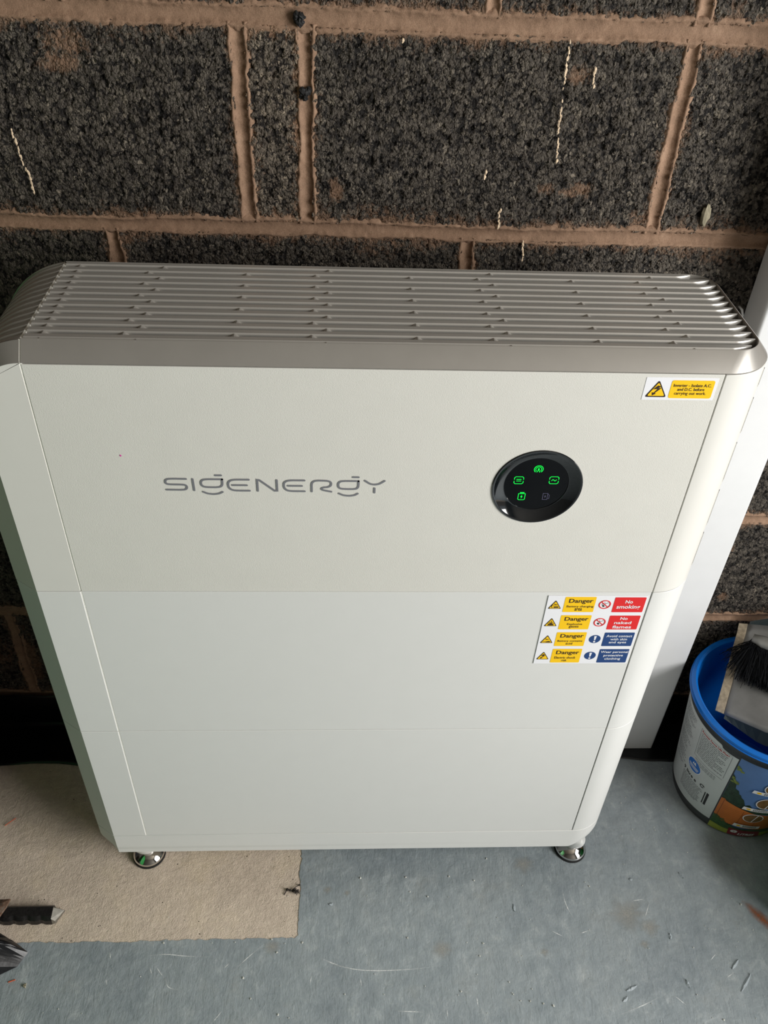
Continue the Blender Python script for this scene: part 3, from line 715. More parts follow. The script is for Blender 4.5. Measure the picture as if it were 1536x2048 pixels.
# fins
NF = 13; Y0 = .0222; DY = .01345; FW = .0080
def fin_profile(yc):
    # (y, dz) from front foot to back foot; flat slightly sloping top
    return [(yc-FW/2, -.0105), (yc-FW/2, -.0016), (yc-FW/2+.0012, -.0002), (yc+FW/2-.0014, .0), (yc+FW/2, -.0014), (yc+FW/2, -.0105)]
def fin(path, yc, name='fin'):
    """path: list of (x, z, nx, nz, taper) with outward normals; taper narrows the fin from its front side"""
    pr = fin_profile(yc); n = len(pr); V = []
    for (x, z, nx, nz, tp) in path:
        for y, d in pr:
            yb = yc+FW/2; yy = yb-(yb-y)*tp; V.append((x+nx*d, yy, z+nz*d))
    m = len(path); F = [(k*n+i, k*n+i+1, (k+1)*n+i+1, (k+1)*n+i) for k in range(m-1) for i in range(n-1)]
    F += [tuple(range(n))[::-1], tuple(range((m-1)*n, m*n))]
    o = mk(name, V, F, M['fin'], inv); smooth_by_angle(o, 35); return o
for j in range(NF):
    yc = Y0+FW*.15+j*DY-.0015
    xr = .3755
    d = min(yc-.016, (BK-.016)-yc); rr_ = .026
    if d < rr_: xr -= rr_-math.sqrt(max(0, rr_*rr_-(rr_-max(d, 0))**2))
    path = [(xr, TOP-.0006, 0, 1, .12), (xr-.003, TOP-.0003, 0, 1, .35), (xr-.008, TOP, 0, 1, .66), (xr-.015, TOP, 0, 1, .9), (xr-.022, TOP, 0, 1, 1), (-XS+.0012, TOP, 0, 1, 1)]
    fin(path, yc)
    lp = [(-XS-SG-.0003, TOP-.0008, 0, 1, 1)]
    for i in range(1, NB+1):
        x, z = arcO(i/NB); a = i/NB*PI/2
        if i/NB > .14: lp.append((x+.0008, z-.0008, -math.sin(a), math.cos(a), 1))
    lp.append((XO+.0008, .885, -1, 0, 1))
    fin(lp, yc-.0012)
    yg0, yg1 = yc-FW/2-(DY-FW), yc-FW/2
    if j == 0: yg0 = yc-FW/2-.0042
    st = [-.2287, -.0499, .128, .308] if j % 2 == 0 else [-.1383, .0381, .2165]
    webs = [(s-.038, s) for s in st if s-.038 < xr-.03]
    webs.append((-XS+.0012, -.3180))
    if j % 2: webs += [(s+.064, s+.0745) for s in (-.3172, -.1383, .0381, .2165)]
    for a, b in webs:
        b = min(b, xr-.012)
        if b <= a: continue
        zt_ = TOP-.0052
        # the right end rises to an added lip, sloped to catch the light
        pts = [(a, TOP-.0105), (a, zt_), (b-.0070, zt_), (b-.0022, TOP-.0006), (b-.0012, TOP-.0006), (b+.0026, TOP-.0032), (b+.0050, TOP-.0066), (b+.0060, TOP-.0105)]
        V = [(x, yg0-.0002, z) for x, z in pts]+[(x, yg1+.0002, z) for x, z in pts]; n_ = len(pts)
        F = [tuple(range(n_)), tuple(range(n_, 2*n_))[::-1]]+[(i, (i+1) % n_, n_+(i+1) % n_, n_+i) for i in range(n_)]
        o = mk('rib', V, F, M['fin'], inv); smooth_by_angle(o, 50)
o = mk('shoulder_tray', *( [p for q in [[(x+.0075*math.sin(t*PI/2)+0, y, z-.0075*math.cos(t*PI/2)) for t, (x, z) in [(i/NB, arcO(.0877+(1-.0877)*i/NB)) for i in range(NB+1)]] for y in (.017, BK-.017)] for p in q], [(i, i+1, NB+2+i, NB+1+i) for i in range(NB)] ), M['groove'], inv)
F2 = rim_path(.0195, TOP-.0102); V = [tuple(p) for p in F2]; mk('tray', V, [tuple(range(len(V)))], M['groove'], inv)

# display
def y_lathe(prof, n=72):
    V = [(DC[0]+r*math.cos(2*PI*i/n), y, DC[1]+r*math.sin(2*PI*i/n)) for r, y in prof for i in range(n)]
    F = [(k*n+i, k*n+(i+1) % n, (k+1)*n+(i+1) % n, (k+1)*n+i) for k in range(len(prof)-1) for i in range(n)]
    return V, F
V, F = y_lathe([(DR-.0008, .010), (DR, -.0004), (DR-.0006, -.0012), (DR-.0020, -.0012), (DR-.0030, -.0006), (.0362, .0048), (.0350, .0050), (.0344, .0062)])
disp = mk('status_display', V, F, M['bezel'], inv, smooth=True, org=(DC[0], 0, DC[1])); smooth_by_angle(disp, 40); disp['label'] = 'round gloss black status display'
V, F = y_lathe([(.0352, .0062), (.0346, .0058)]); n = 72; F.append(tuple(range(n, 2*n)))
mk('glass', V, F, M['glass'], disp)
GY = .0056
def pushed(g):
    k = (GY-CAM[1])/(0-CAM[1]); return [(CAM[0]+(x-CAM[0])*k, CAM[2]+(z-CAM[2])*k) for x, z in g[0]], g[1]
def mm(pts): return [(x/1000, z/1000) for x, z in pts]
wifi = join([g_ring(.1707, .8534, .0047, .0007, 20, -50, 230), g_ring(.1707, .8534, .0031, .0006, 18, -50, 230), g_disc(.1707, .8536, .0011, 12), g_stroke([(.1703, .8522), (.1692, .8496)], .0006), g_stroke([(.1711, .8522), (.1722, .8496)], .0006)])
def brack(cx, cz, w, h, r=.0014, gap=.0011):
    out = []
    for s in (1, -1):
        p = [(cx-w/2, cz+s*gap), (cx-w/2, cz+s*(h/2-r)), (cx-w/2+r, cz+s*h/2), (cx+w/2-r, cz+s*h/2), (cx+w/2, cz+s*(h/2-r)), (cx+w/2, cz+s*gap)]
        out.append(g_stroke(p, .00065))
    return join(out)
dcg = join([brack(.1516, .8386, .0098, .0094), g_stroke([(.1492, .8398), (.1540, .8398)], .00065), g_stroke([(.1492, .8376), (.1540, .8376)], .00065)])
acg = join([brack(.1893, .8390, .0098, .0094), g_stroke(smoothline([(.1868, .8384), (.1881, .8402), (.1893, .8390), (.1905, .8378), (.1918, .8396)], 3), .00065)])
batg = join([g_stroke([(.1539, .8130), (.1539, .8205), (.1612, .8205), (.1612, .8130), (.1600, .8121), (.1551, .8121)], .0006, True), g_rect(.1553, .8212, .1600, .8224), g_poly([(.1579, .8190), (.1562, .8160), (.1574, .8160), (.1571, .8136), (.1588, .8168), (.1577, .8168)])])
chg = join([g_stroke([(.1806, .8128), (.1806, .8212), (.1857, .8212), (.1857, .8128)], .00045, True), g_stroke([(.1857, .8205), (.1876, .8185), (.1876, .8140), (.1862, .8140)], .0004), g_poly([(.1834, .8190), (.1822, .8168), (.1831, .8168), (.1828, .8148), (.1842, .8173), (.1833, .8173)])])
for g, nm, mt in ((wifi, 'signal_icon', 'led'), (dcg, 'direct_current_icon', 'led'), (acg, 'alternating_current_icon', 'led'), (batg, 'battery_icon', 'led'), (chg, 'charger_icon', 'led_off')):
    o = sheet(nm, pushed(g), GY-.0002, M[mt], disp)
    o['label'] = 'lit green icon' if mt == 'led' else 'unlit grey icon'
# logo lettering
LOGO = {'S': [(-198.1, 836.7), (-216.2, 836.9), (-219.6, 835.0), (-219.8, 831.2), (-217.2, 829.3), (-200.2, 829.2), (-198.0, 827.2), (-198.4, 823.8), (-201.3, 822.1), (-219.6, 822.3)],
 'I': [(-191.3, 836.6), (-190.9, 821.8)], 'b1': [(-167.3, 841.8), (-161.5, 841.8)],
 'g': [(-160.7, 836.6), (-179.6, 836.6), (-183.0, 833.8), (-183.0, 829.0), (-179.8, 826.0), (-164.4, 825.9), (-160.9, 828.6), (-160.7, 836.6)],
 'gs': [(-181.8, 819.8), (-177.0, 817.3), (-170.8, 816.6), (-165.2, 817.5), (-161.5, 819.8)],
 'E': [(-133.1, 836.4), (-150.1, 836.4), (-154.9, 833.1), (-154.9, 826.0), (-150.5, 821.7), (-133.0, 821.7)], 'Eb': [(-150.5, 829.0), (-135.5, 829.0)],
 'N': [(-124.5, 821.6), (-124.4, 836.3), (-122.0, 835.9), (-106.6, 821.9), (-104.0, 822.0), (-104.1, 836.1)],
 'E2': [(-75.1, 836.0), (-92.4, 836.0), (-96.8, 832.8), (-96.8, 825.8), (-92.4, 821.5), (-75.1, 821.5)], 'E2b': [(-92.4, 828.7), (-77.9, 828.7)],
 'R': [(-67.6, 821.4), (-67.6, 836.0), (-50.0, 835.9), (-46.9, 833.4), (-47.3, 829.4), (-50.3, 827.3), (-55.3, 826.9), (-57.6, 825.3), (-56.3, 823.4), (-47.0, 821.2)],
 'b2': [(-24.1, 840.9), (-18.3, 840.9)], 'g2': [(-18.2, 835.7), (-36.4, 835.8), (-39.6, 832.9), (-39.6, 827.8), (-36.6, 825.0), (-21.2, 824.8), (-18.3, 827.4), (-18.2, 835.7)],
 'g2s': [(-38.7, 818.9), (-34.0, 816.4), (-27.8, 815.6), (-22.2, 816.6), (-18.9, 818.9)], 'Y': [(-11.5, 836.4), (-6.3, 832.3), (-1.3, 831.0), (4.1, 832.3), (9.2, 836.3)], 'Yt': [(-1.2, 826.3), (-1.2, 820.5)]}
for k_, p in LOGO.items():
    sheet('letter_stroke', g_stroke(smoothline(mm(p), 4) if k_ != 'N' else mm(p), .00235, n=10), -.0004, M['logo'], inv)['label'] = 'grey printed stroke of the maker name'

# label sheets
Y1, Y2, Y3, Y4 = -.0003, -.0005, -.0007, -.0009
def label_base(parent, x0, z0, x1, z1, label):
    V, F = box(x0, x1, Y1, .0004, z0, z1); o = mk('label', V, F, M['sheet'], parent, org=(x0, 0, z0)); o['label'] = label; return o
def tri(par, cx, zb, w, h, glyph, k=.14):
    """yellow warning triangle with a black border; glyph(cx, cz, s) gives black shapes"""
    def T_(s):
        r = .0012*s*w/.017; c = [(cx-w/2*s, zb+(h-h*s)*.38), (cx+w/2*s, zb+(h-h*s)*.38), (cx, zb+(h-h*s)*.38+h*s)]
        C = Vector((cx, zb+h*.38)); out = []
        for i in range(3):
            p = Vector(c[i]); a = Vector(c[i-1]); b = Vector(c[(i+1) % 3]); u = (a-p).normalized()*r*1.6; v = (b-p).normalized()*r*1.6
            for t in (0, .25, .5, .75, 1): out.append(tuple((p+u)*(1-t)**2+p*2*t*(1-t)+(p+v)*t*t))
        return g_poly(out)
    o = sheet('warning_triangle', T_(1.0), Y2, M['ink'], par)
    sheet2 = T_(.80); g = glyph(cx, zb+h*.36, w)
    a = mk_child('triangle_fill', sheet2, Y3, 'yellow', par); b = mk_child('pictogram', g, Y4, 'ink', par)
def mk_child(nm, g, y, mat, par): return sheet(nm, g, y, M[mat], par)
def bolt(cx, cz, w):
    s = w/17
    p = [(1.2, 6.0), (-3.4, .8), (-.6, 1.3), (-2.6, -2.4), (-4.1, -1.6), (-3.6, -5.2), (-.6, -3.4), (-1.8, -2.9), (2.6, 2.2), (-.2, 1.8), (3.6, 4.0)]
    q = [(.0, 6.2), (-3.2, 2.0), (.2, 2.4), (-2.2, -1.8), (-3.6, -1.2), (-3.0, -4.6), (-.2, -2.6), (-1.3, -2.0), (3.0, 3.6), (.4, 3.2), (2.6, 5.0)]
    return g_poly([(cx+x*s, cz+z*s*.82) for x, z in q])
def battery_gl(cx, cz, w):
    s = w/17000.; f = lambda pts: [(cx+x*s, cz+z*s) for x, z in pts]
    return join([g_stroke(f([(-4, -2), (-4, 1), (0, 1.6), (3, 1.4)]), .7*s), g_stroke(f([(-1, 4), (0, 2), (2, 3)]), .6*s), g_poly(f([(-1.5, -1), (4.5, -1), (5, -3.2), (-1, -3.4)])), g_stroke(f([(-4.5, -3), (-2, -3)]), .6*s)])
def explode_gl(cx, cz, w):
    s = w/17000.; f = lambda pts: [(cx+x*s, cz+z*s) for x, z in pts]; L = []
    for x, z in ((-4, 0), (-2.5, 2.4), (0, 4.8), (2, 2.6), (4, .2), (-3.4, -2), (3.6, -2)): L.append(g_stroke(f([(x*.25, z*.25-.5), (x, z)]), .7*s))
    return join(L+[g_poly(f([(-4, -3.6), (-2.6, -1), (-.8, -2.2), (0, .4), (1.2, -2.0), (2.8, -1), (4.2, -3.6)]))])
def acid_gl(cx, cz, w):
    s = w/17000.; f = lambda pts: [(cx+x*s, cz+z*s) for x, z in pts]
    return join([g_stroke(f([(-2, 3), (0, 2.4)]), .8*s), g_stroke(f([(-1.5, 1), (1, 1.4), (2, 2.4)]), .7*s), g_poly(f([(-1.2, -2.4), (2.8, -1.2), (5, -2.2), (5, -3.6), (-1, -3.6)])), g_stroke(f([(-4.8, -2.6), (-1, -2.6)]), .7*s)])
def panel_with_text(par, x0, z0, x1, z1, col, lines, ink, r=.0012):
    sheet('colour_panel', g_rrect(x0, z0, x1, z1, r), Y2, M[col], par)
    parts = [g_text(s, x0+a*(x1-x0), z0+c*(z1-z0), x0+b*(x1-x0), z0+d*(z1-z0), bo) for s, a, b, c, d, bo in lines]
    sheet('lettering', join(parts), Y3, M[ink], par)
lb = label_base(bat_up, .2120, .5407, .3335, .6647, 'white sheet of danger, prohibition and mandatory signs')
rows_z = [(.6367, .6629), (.6057, .6311), (.5746, .6003), (.5427, .5692)]
subs = [(('Battery charging', .10, .97, .28, .45), ('area', .38, .62, .10, .27)), (('Explosive', .26, .76, .28, .45), ('gases', .34, .66, .08, .26)), (('Battery contains', .08, .92, .28, .45), ('acid', .38, .60, .12, .27)), (('Electric shock', .12, .84, .29, .46), ('risk', .38, .56, .10, .25))]
gl = [battery_gl, explode_gl, acid_gl, bolt]
for (za, zb), sb, g in zip(rows_z, subs, gl):
    tri(lb, .2223, za+.0058 if za > .55 else za+.0064, .0166, .0148, g if g is bolt else (lambda cx, cz, w, g=g: g(cx, cz, w*1000)) )
    panel_with_text(lb, .2330, za, .2708, zb, 'yellow', [('Danger', .14, .92, .54, .88, .016)]+[(s, a, b, c, d, .006) for s, a, b, c, d in sb], 'ink')
R_ = [('red', [('No', .36, .60, .60, .82, .02), ('smoking', .12, .88, .18, .50, .018)]), ('red', [('No', .36, .60, .70, .90, .02), ('naked', .20, .76, .40, .60, .018), ('flames', .18, .80, .08, .30, .018)]), ('blue', [('Avoid contact', .08, .94, .67, .84, .012), ('with skin', .24, .80, .44, .60, .012), ('and eyes', .22, .80, .17, .38, .012)]), ('blue', [('Wear personal', .05, .97, .68, .88, .012), ('protective', .18, .84, .42, .62, .012), ('clothing', .24, .78, .18, .38, .012)])]
for i, ((za, zb), (c, t)) in enumerate(zip(rows_z, R_)):
    panel_with_text(lb, .2936, za-.0002, .3318, zb-.0006, c, t, 'sheet')
    cx, cz, r = .2829, (za+zb)/2+.0002, .0074
    if c == 'red':
        sheet('prohibition_ring', join([g_ring(cx, cz, r-.0007, .0014, 40), g_stroke([(cx-.0046, cz+.0046), (cx+.0046, cz-.0046)], .0012, caps=False)]), Y3, M['red'], lb)
        sheet('pictogram', join([g_stroke([(cx-.0036, cz+.0006+(.002 if i else 0)), (cx+.0005, cz+.0010)], .0010), g_stroke([(cx+.0005, cz+.0010), (cx+.0040, cz+.0028)], .0005), g_poly([(cx-.0035, cz-.0012), (cx-.0012, cz-.0008), (cx+.0006, cz-.0032), (cx-.0014, cz-.0046)]), g_stroke([(cx-.0008, cz+.0030), (cx-.0002, cz+.0044)], .0004)]), Y2, M['ink_black'], lb)
    else:
        sheet('mandatory_disc', g_disc(cx, cz, r, 40), Y2, M['blue'], lb)
        sheet('exclamation_mark', join([g_poly([(cx-.0016, cz+.0058), (cx+.0016, cz+.0058), (cx+.0008, cz-.0018), (cx-.0008, cz-.0018)]), g_disc(cx, cz-.0046, .0014)]), Y3, M['sheet'], lb)
li = label_base(inv, .2595, .9411, .3313, .9666, 'small white sticker with yellow inverter isolation warning')
tri(li, .2727, .9443, .0219, .0193, bolt)
panel_with_text(li, .2855, .9433, .3285, .9637, 'yellow', [('Inverter - Isolate A.C.', .06, .94, .64, .81, .012), ('and D.C. before', .17, .80, .42, .59, .012), ('carrying out work.', .12, .86, .15, .37, .006)], 'ink', .0022)
# pink fleck and grey scuffs on the panel
sheet('pink_fleck', g_disc(-.2605, .8660, .0009, 6, .0013), -.0004, M['pink'], inv)

# ---------------------------------------------------------------- white trunking behind on the right
tr = thing('cable_trunking', 'tall white plastic trunking upright against the block wall, right of the stacked unit', 'trunking', (.526, .27, .0))
TX0, TX1, TY0, TY1 = .4865, .5640, .2400, .2915
def rp(x0, x1, y0, y1, r, n=5):
    p = [(x1, y1), (x0, y1)]
    p += [(x0+r-r*math.cos(PI/2*i/n), y0+r-r*math.sin(PI/2*i/n)) for i in range(n+1)]
    p += [(x1-r+r*math.sin(PI/2*i/n), y0+r-r*math.cos(PI/2*i/n)) for i in range(n+1)]
    return p
V, F = prism(rp(TX0, TX1, TY0+.012, TY1, .001), .003, 2.2); o = mk('channel', V, F, M['trunk'], tr); smooth_by_angle(o)
lid = rp(TX0-.0012, TX1+.0010, TY0, TY0+.014, .0045)
V, F = prism(lid, .003, 2.2); o = mk('lid', V, F, M['trunk'], tr); smooth_by_angle(o)
cl = thing('cable_clip', 'small pale clip on the dark wall beside the trunking, above the inverter cap', 'clip', (.4800, .292, .888))
V, F = tube([(.4790, .296, .880), (.4800, .288, .884), (.4825, .286, .890), (.4800, .288, .897), (.4775, .294, .899)], .0016, 8); mk('hook', V, F, M['trunk'], cl, smooth=True)

# ---------------------------------------------------------------- damp proof membrane
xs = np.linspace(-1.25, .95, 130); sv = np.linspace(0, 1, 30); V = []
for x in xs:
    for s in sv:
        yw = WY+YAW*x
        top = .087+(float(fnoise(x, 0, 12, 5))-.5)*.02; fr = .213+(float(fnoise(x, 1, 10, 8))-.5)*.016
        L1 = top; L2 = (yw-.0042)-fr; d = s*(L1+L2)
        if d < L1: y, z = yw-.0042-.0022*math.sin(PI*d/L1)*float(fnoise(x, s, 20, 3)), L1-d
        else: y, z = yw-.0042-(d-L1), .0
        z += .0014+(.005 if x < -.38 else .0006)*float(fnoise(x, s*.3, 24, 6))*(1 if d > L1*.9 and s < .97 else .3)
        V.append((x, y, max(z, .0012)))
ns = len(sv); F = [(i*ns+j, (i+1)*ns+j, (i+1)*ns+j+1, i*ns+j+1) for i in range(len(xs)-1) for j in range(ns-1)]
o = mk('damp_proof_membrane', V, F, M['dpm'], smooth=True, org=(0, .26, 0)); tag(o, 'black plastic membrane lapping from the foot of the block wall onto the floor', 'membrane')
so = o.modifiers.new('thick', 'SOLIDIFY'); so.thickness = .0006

# ---------------------------------------------------------------- bucket
BX, BY, BR0, BH, BR1 = .6869, .1586, .1010, .2662, .1344
bk = thing('bucket', 'charcoal nine litre bucket with white label and blue rim beside the trunking', 'bucket', (BX, BY, 0))
def br(h): return BR0+(BR1-.004-BR0)*h/BH
V, F = lathe([(BR0-.006, .0), (BR0, .0015), (br(.010)+.0012, .010), (br(.013)+.0012, .0125), (br(.014), .0138), (br(.2345), .2345), (br(.236)+.0022, .2360), (br(.254)+.0034, .2555), (br(.256)-.004, .2568)], BX, BY, 96); F = F[:-1]; o = mk('body', V, F, M['charcoal'], bk); smooth_by_angle(o, 50)
V, F = lathe([(.086, .030), (.092, .034), (BR1-.0125, .2500), (BR1-.0098, .2640), (BR1-.0060, .2668), (BR1-.0025, .2650), (BR1+.0002, .2640), (BR1+.0012, .2600), (BR1+.0008, .2592), (BR1+.0022, .2586), (BR1+.0022, .2572), (BR1-.0010, .2568), (BR1-.0060, .2568)], BX, BY, 128)
F = F[:-1]; o = mk('inner_bucket', V, F, M['bucket_blue'], bk); smooth_by_angle(o, 42); o['label'] = 'bright blue inner bucket with rolled rim'
def on_cone(g, off):
    """g: (theta degrees, height)"""
    bm = bmesh.new(); vs = [bm.verts.new((x, y, 0)) for x, y in g[0]]
    for f in g[1]:
        try: bm.faces.new([vs[i] for i in f])
        except ValueError: pass
    bmesh.ops.triangulate(bm, faces=list(bm.faces))
    for _ in range(6):
        lg = [e for e in bm.edges if abs(e.verts[0].co.x-e.verts[1].co.x) > 3.0]
        if not lg: break
        bmesh.ops.subdivide_edges(bm, edges=lg, cuts=1); bmesh.ops.triangulate(bm, faces=[f for f in bm.faces if len(f.verts) > 3])
    bm.verts.index_update(); V = []
    for v in bm.verts:
        a = math.radians(v.co.x); hh = v.co.y*.972; r = br(hh)+off+.0002; V.append((BX+r*math.cos(a), BY+r*math.sin(a), hh))
    F = [tuple(v.index for v in f.verts) for f in bm.faces]; bm.free(); return V, F
def cprint(name, g, off, mat, parent, label=None):
    V, F = on_cone(g, off); o = mk(name, V, F, M[mat], parent)
    if label: o['label'] = label
    return o
white = [(150, .016), (228.8, .0235), (228.8, .2335), (222, .2330), (217, .2338), (215.4, .2352), (214.9, .2385), (213.6, .2408), (211, .2412), (150, .2412)]
wl = cprint('back_label', g_poly(white), .0003, 'label_paper', bk, 'white printed label')
cprint('box_outline', g_stroke([(194.9, .2305), (224.6, .2285), (224.2, .165), (221.5, .160), (191.5, .150), (191, .154)], .0, True, False) if 0 else join([g_rect(194.7, .154, 195.0, .231), g_rect(224.3, .160, 224.6, .229), g_rect(195, .2303, 224.5, .2309), g_rect(195, .1540, 224.5, .1546)]), .0006, 'ink_grey', wl)
cprint('heading', g_text('Ronseal Fence Life Plus+', 196.0, .2235, 222.5, .2285, .02), .0006, 'ink_red', wl, 'red heading line')
rnd = random.Random(9); parts = []
for i in range(13):
    h = .2185-i*.0046; x = 196.2; end = 223.2-rnd.uniform(0, 3)-(6 if i % 4 == 3 else 0)
    while x < end:
        w = rnd.uniform(.9, 3.2); parts.append(g_rect(x, h, min(x+w, end), h+.0018)); x += w+.55
cprint('small_print', join(parts), .0006, 'ink_grey', wl)['kind'] = 'stuff'; parts = []
for i in range(30):
    h = .226-i*.0048; x = 166; end = 188-rnd.uniform(0, 7)
    if i % 7 == 6: continue
    while x < end:
        w = rnd.uniform(1.2, 4); parts.append(g_rect(x, h, min(x+w, end), h+.0016)); x += w+.7
for i in range(11):
    h = .0835-i*.0042; x = 187.5; end = 214-rnd.uniform(0, 4)
    while x < end:
        w = rnd.uniform(1, 3.4); parts.append(g_rect(x, h, min(x+w, end), h+.0015)); x += w+.6
for i in range(3):
    h = .1475-i*.0042; x = 197+i*2; end = 219
    while x < end:
        w = rnd.uniform(1, 3.4); parts.append(g_rect(x, h, min(x+w, end), h+.0014)); x += w+.6
cprint('small_print', join(parts), .0006, 'ink_grey', wl)['kind'] = 'stuff'
cprint('heading', g_text('outdoor wood', 174, .2315, 190, .2358, .02), .0006, 'ink_red', wl, 'red heading line') if 0 else None
cprint('round_emblem', g_disc(198.2, .1260, 8.4, 36, .0172), .0006, 'sheet', wl, 'round emblem with white edge')
cprint('round_emblem', g_disc(198.2, .1260, 7.7, 36, .0157), .0008, 'bucket_blue', wl, 'blue round emblem')
cprint('emblem_marks', join([g_rect(192.2, .1235, 204.2, .1250), g_rect(192.4, .1205, 204, .1220), g_rect(193.2, .1175, 203.2, .1188), g_poly([(196, .1295), (197.2, .136), (198.2, .1315), (199.2, .138), (200.6, .1295)])]), .0010, 'sheet', wl)
cprint('lettering', g_text('9 litre e', 187.0, .0895, 205.0, .0985, .018), .0006, 'ink_black', wl)
cprint('recycling_mark', join([g_ring(211.6, .0980, 2.1, 1.1, 20, 30, 330, .0043)]) if 0 else join([([(211.6+(2.3 if o_ else 1.35)*math.cos(math.radians(a)), .0975+(.0047 if o_ else .0028)*math.sin(math.radians(a))) for a in range(20, 341, 20) for o_ in (0, 1)], [(2*i, 2*i+2, 2*i+3, 2*i+1) for i in range(16)]), g_poly([(213.4, .1015), (214.6, .0990), (212.0, .0985)])]), .0006, 'ink_black', wl)
cprint('black_bar', g_rect(216.0, .0530, 217.0, .0900), .0006, 'ink_black', wl); cprint('black_bar', g_rect(218.0, .0525, 220.2, .0910), .0006, 'ink_black', wl)
# picture panel
pic = [(229.8, .0040), (305, .0040), (305, .2335), (238.2, .2335), (236.3, .2355), (235.6, .2400), (235.2, .2490), (229.8, .2490)]
pl = cprint('front_label', g_poly(pic), .0003, 'sky_print', bk, 'printed picture of a garden fence under blue sky')
rnd = random.Random(21)
def foliage(x0, x1, hb, ht, n, s, seed):
    rnd = random.Random(seed); P = []
    for _ in range(n):
        x = rnd.uniform(x0, x1); t = (x-x0)/(x1-x0); top = hb+(ht-hb)*(1-t)**.8*(.8+.2*math.sin(x*3)); h = rnd.uniform(hb, max(hb+.002, top)); a = rnd.uniform(0, PI)
        k = [(math.cos(a+i*2*PI/7)*s*(1 if i % 2 else .45)*rnd.uniform(.7, 1.2)*.5, math.sin(a+i*2*PI/7)*s*(1 if i % 2 else .45)*rnd.uniform(.7, 1.2)*.001) for i in range(7)]
        P.append(g_poly([(max(229.9, x+u), h+v) for u, v in k]))
    return join(P)
cprint('tree_print', join([g_poly([(229.9, .09), (229.9, .190), (232, .184), (233, .172), (235, .168), (236, .152), (239, .150), (241, .138), (246, .128), (249, .112), (252, .118), (256, .108), (262, .116), (270, .105), (285, .11), (285, .09)]), foliage(230, 244, .12, .195, 60, 4.5, 1)]), .0006, 'tree_print', pl)
cprint('leaf_print', join([foliage(230.2, 236, .168, .192, 26, 3.2, 2), foliage(230.2, 235.5, .205, .222, 22, 3.0, 3)]), .0009, 'leaf_print', pl)
cprint('fence_print', g_poly([(229.9, .040), (229.9, .1085), (233.0, .1100), (234, .1060), (248, .0985), (262, .0900), (285, .086), (285, .030)]), .0010, 'fence_print', pl)
cprint('fence_lines', join([g_rect(232.6, .050, 233.2, .108)]+[g_rect(234, .050+i*.0056, 262, .0505+i*.0056) for i in range(8)]+[g_rect(x, .04, x+.5, .092) for x in (251, 265, 279)]), .0012, 'fence_line', pl)
cprint('hedge_print', join([g_poly([(229.9, .018), (229.9, .052), (233, .046), (238, .040), (244, .034), (256, .030), (285, .034), (285, .018)]), foliage(230, 250, .03, .060, 50, 3.5, 5)]), .0014, 'hedge_print', pl)
cprint('grass_print', g_poly([(229.9, .0042), (229.9, .0225), (236, .0215), (242, .0190), (300, .0200), (300, .0042)]), .0016, 'grass_print', pl)
cprint('badge', g_poly([(248.4, .0042), (247.4, .0270), (276.5, .0250), (279.5, .0042)]), .0018, 'badge', pl, 'dark red volume badge')
cprint('lettering', join([g_text('9', 249.8, .0075, 256.2, .0235, .05, .2), g_text('LITRES', 257.5, .0085, 273.5, .0160, .035, .2)]), .0021, 'sheet', pl)
for i, (t, h, rt, rh) in enumerate(((262.5, .1850, 8.5, .0185), (264.0, .1330, 9.0, .0185), (261.2, .0765, 8.8, .0150))):
    cprint('oval_picture', g_disc(t, h, rt, 36, rh), .0018, 'sheet', pl, 'white edged oval picture'); cprint('oval_fill', g_disc(t, h, rt*.9, 36, rh*.9), .0020, 'oval_print', pl)
    cprint('oval_divider', g_poly([(t-.4, h-rh*.9), (t+.4, h-rh*.9), (t+3.0, h+rh*.9), (t+2.3, h+rh*.9)]), .0022, 'sheet', pl)
for t, h, s in ((247.4, .1665, 'ALL WEATHER'), (247.6, .1075, 'PROTECTS'), (248.4, .0440, 'SHOWERPROOF')):
    cprint('caption_strip', g_poly([(t, h-.0045), (t+24, h-.0055), (t+24, h+.0040), (t+.6, h+.0052)]), .0024, 'sheet', pl)
    cprint('caption_flash', g_disc(t+5, h, 1.9, 12, .0026), .0026, 'yellow', pl)
    rnd = random.Random(s); parts = []
    for r_ in (0, 1):
        x = t+8.6
        while x < t+20:
            w = rnd.uniform(.7, 1.3); parts.append(g_rect(x, h+.0006-.0034*r_, x+w, h+.0027-.0034*r_)); x += w+.4
    cprint('caption_print', join(parts), .0026, 'ink_black', pl)

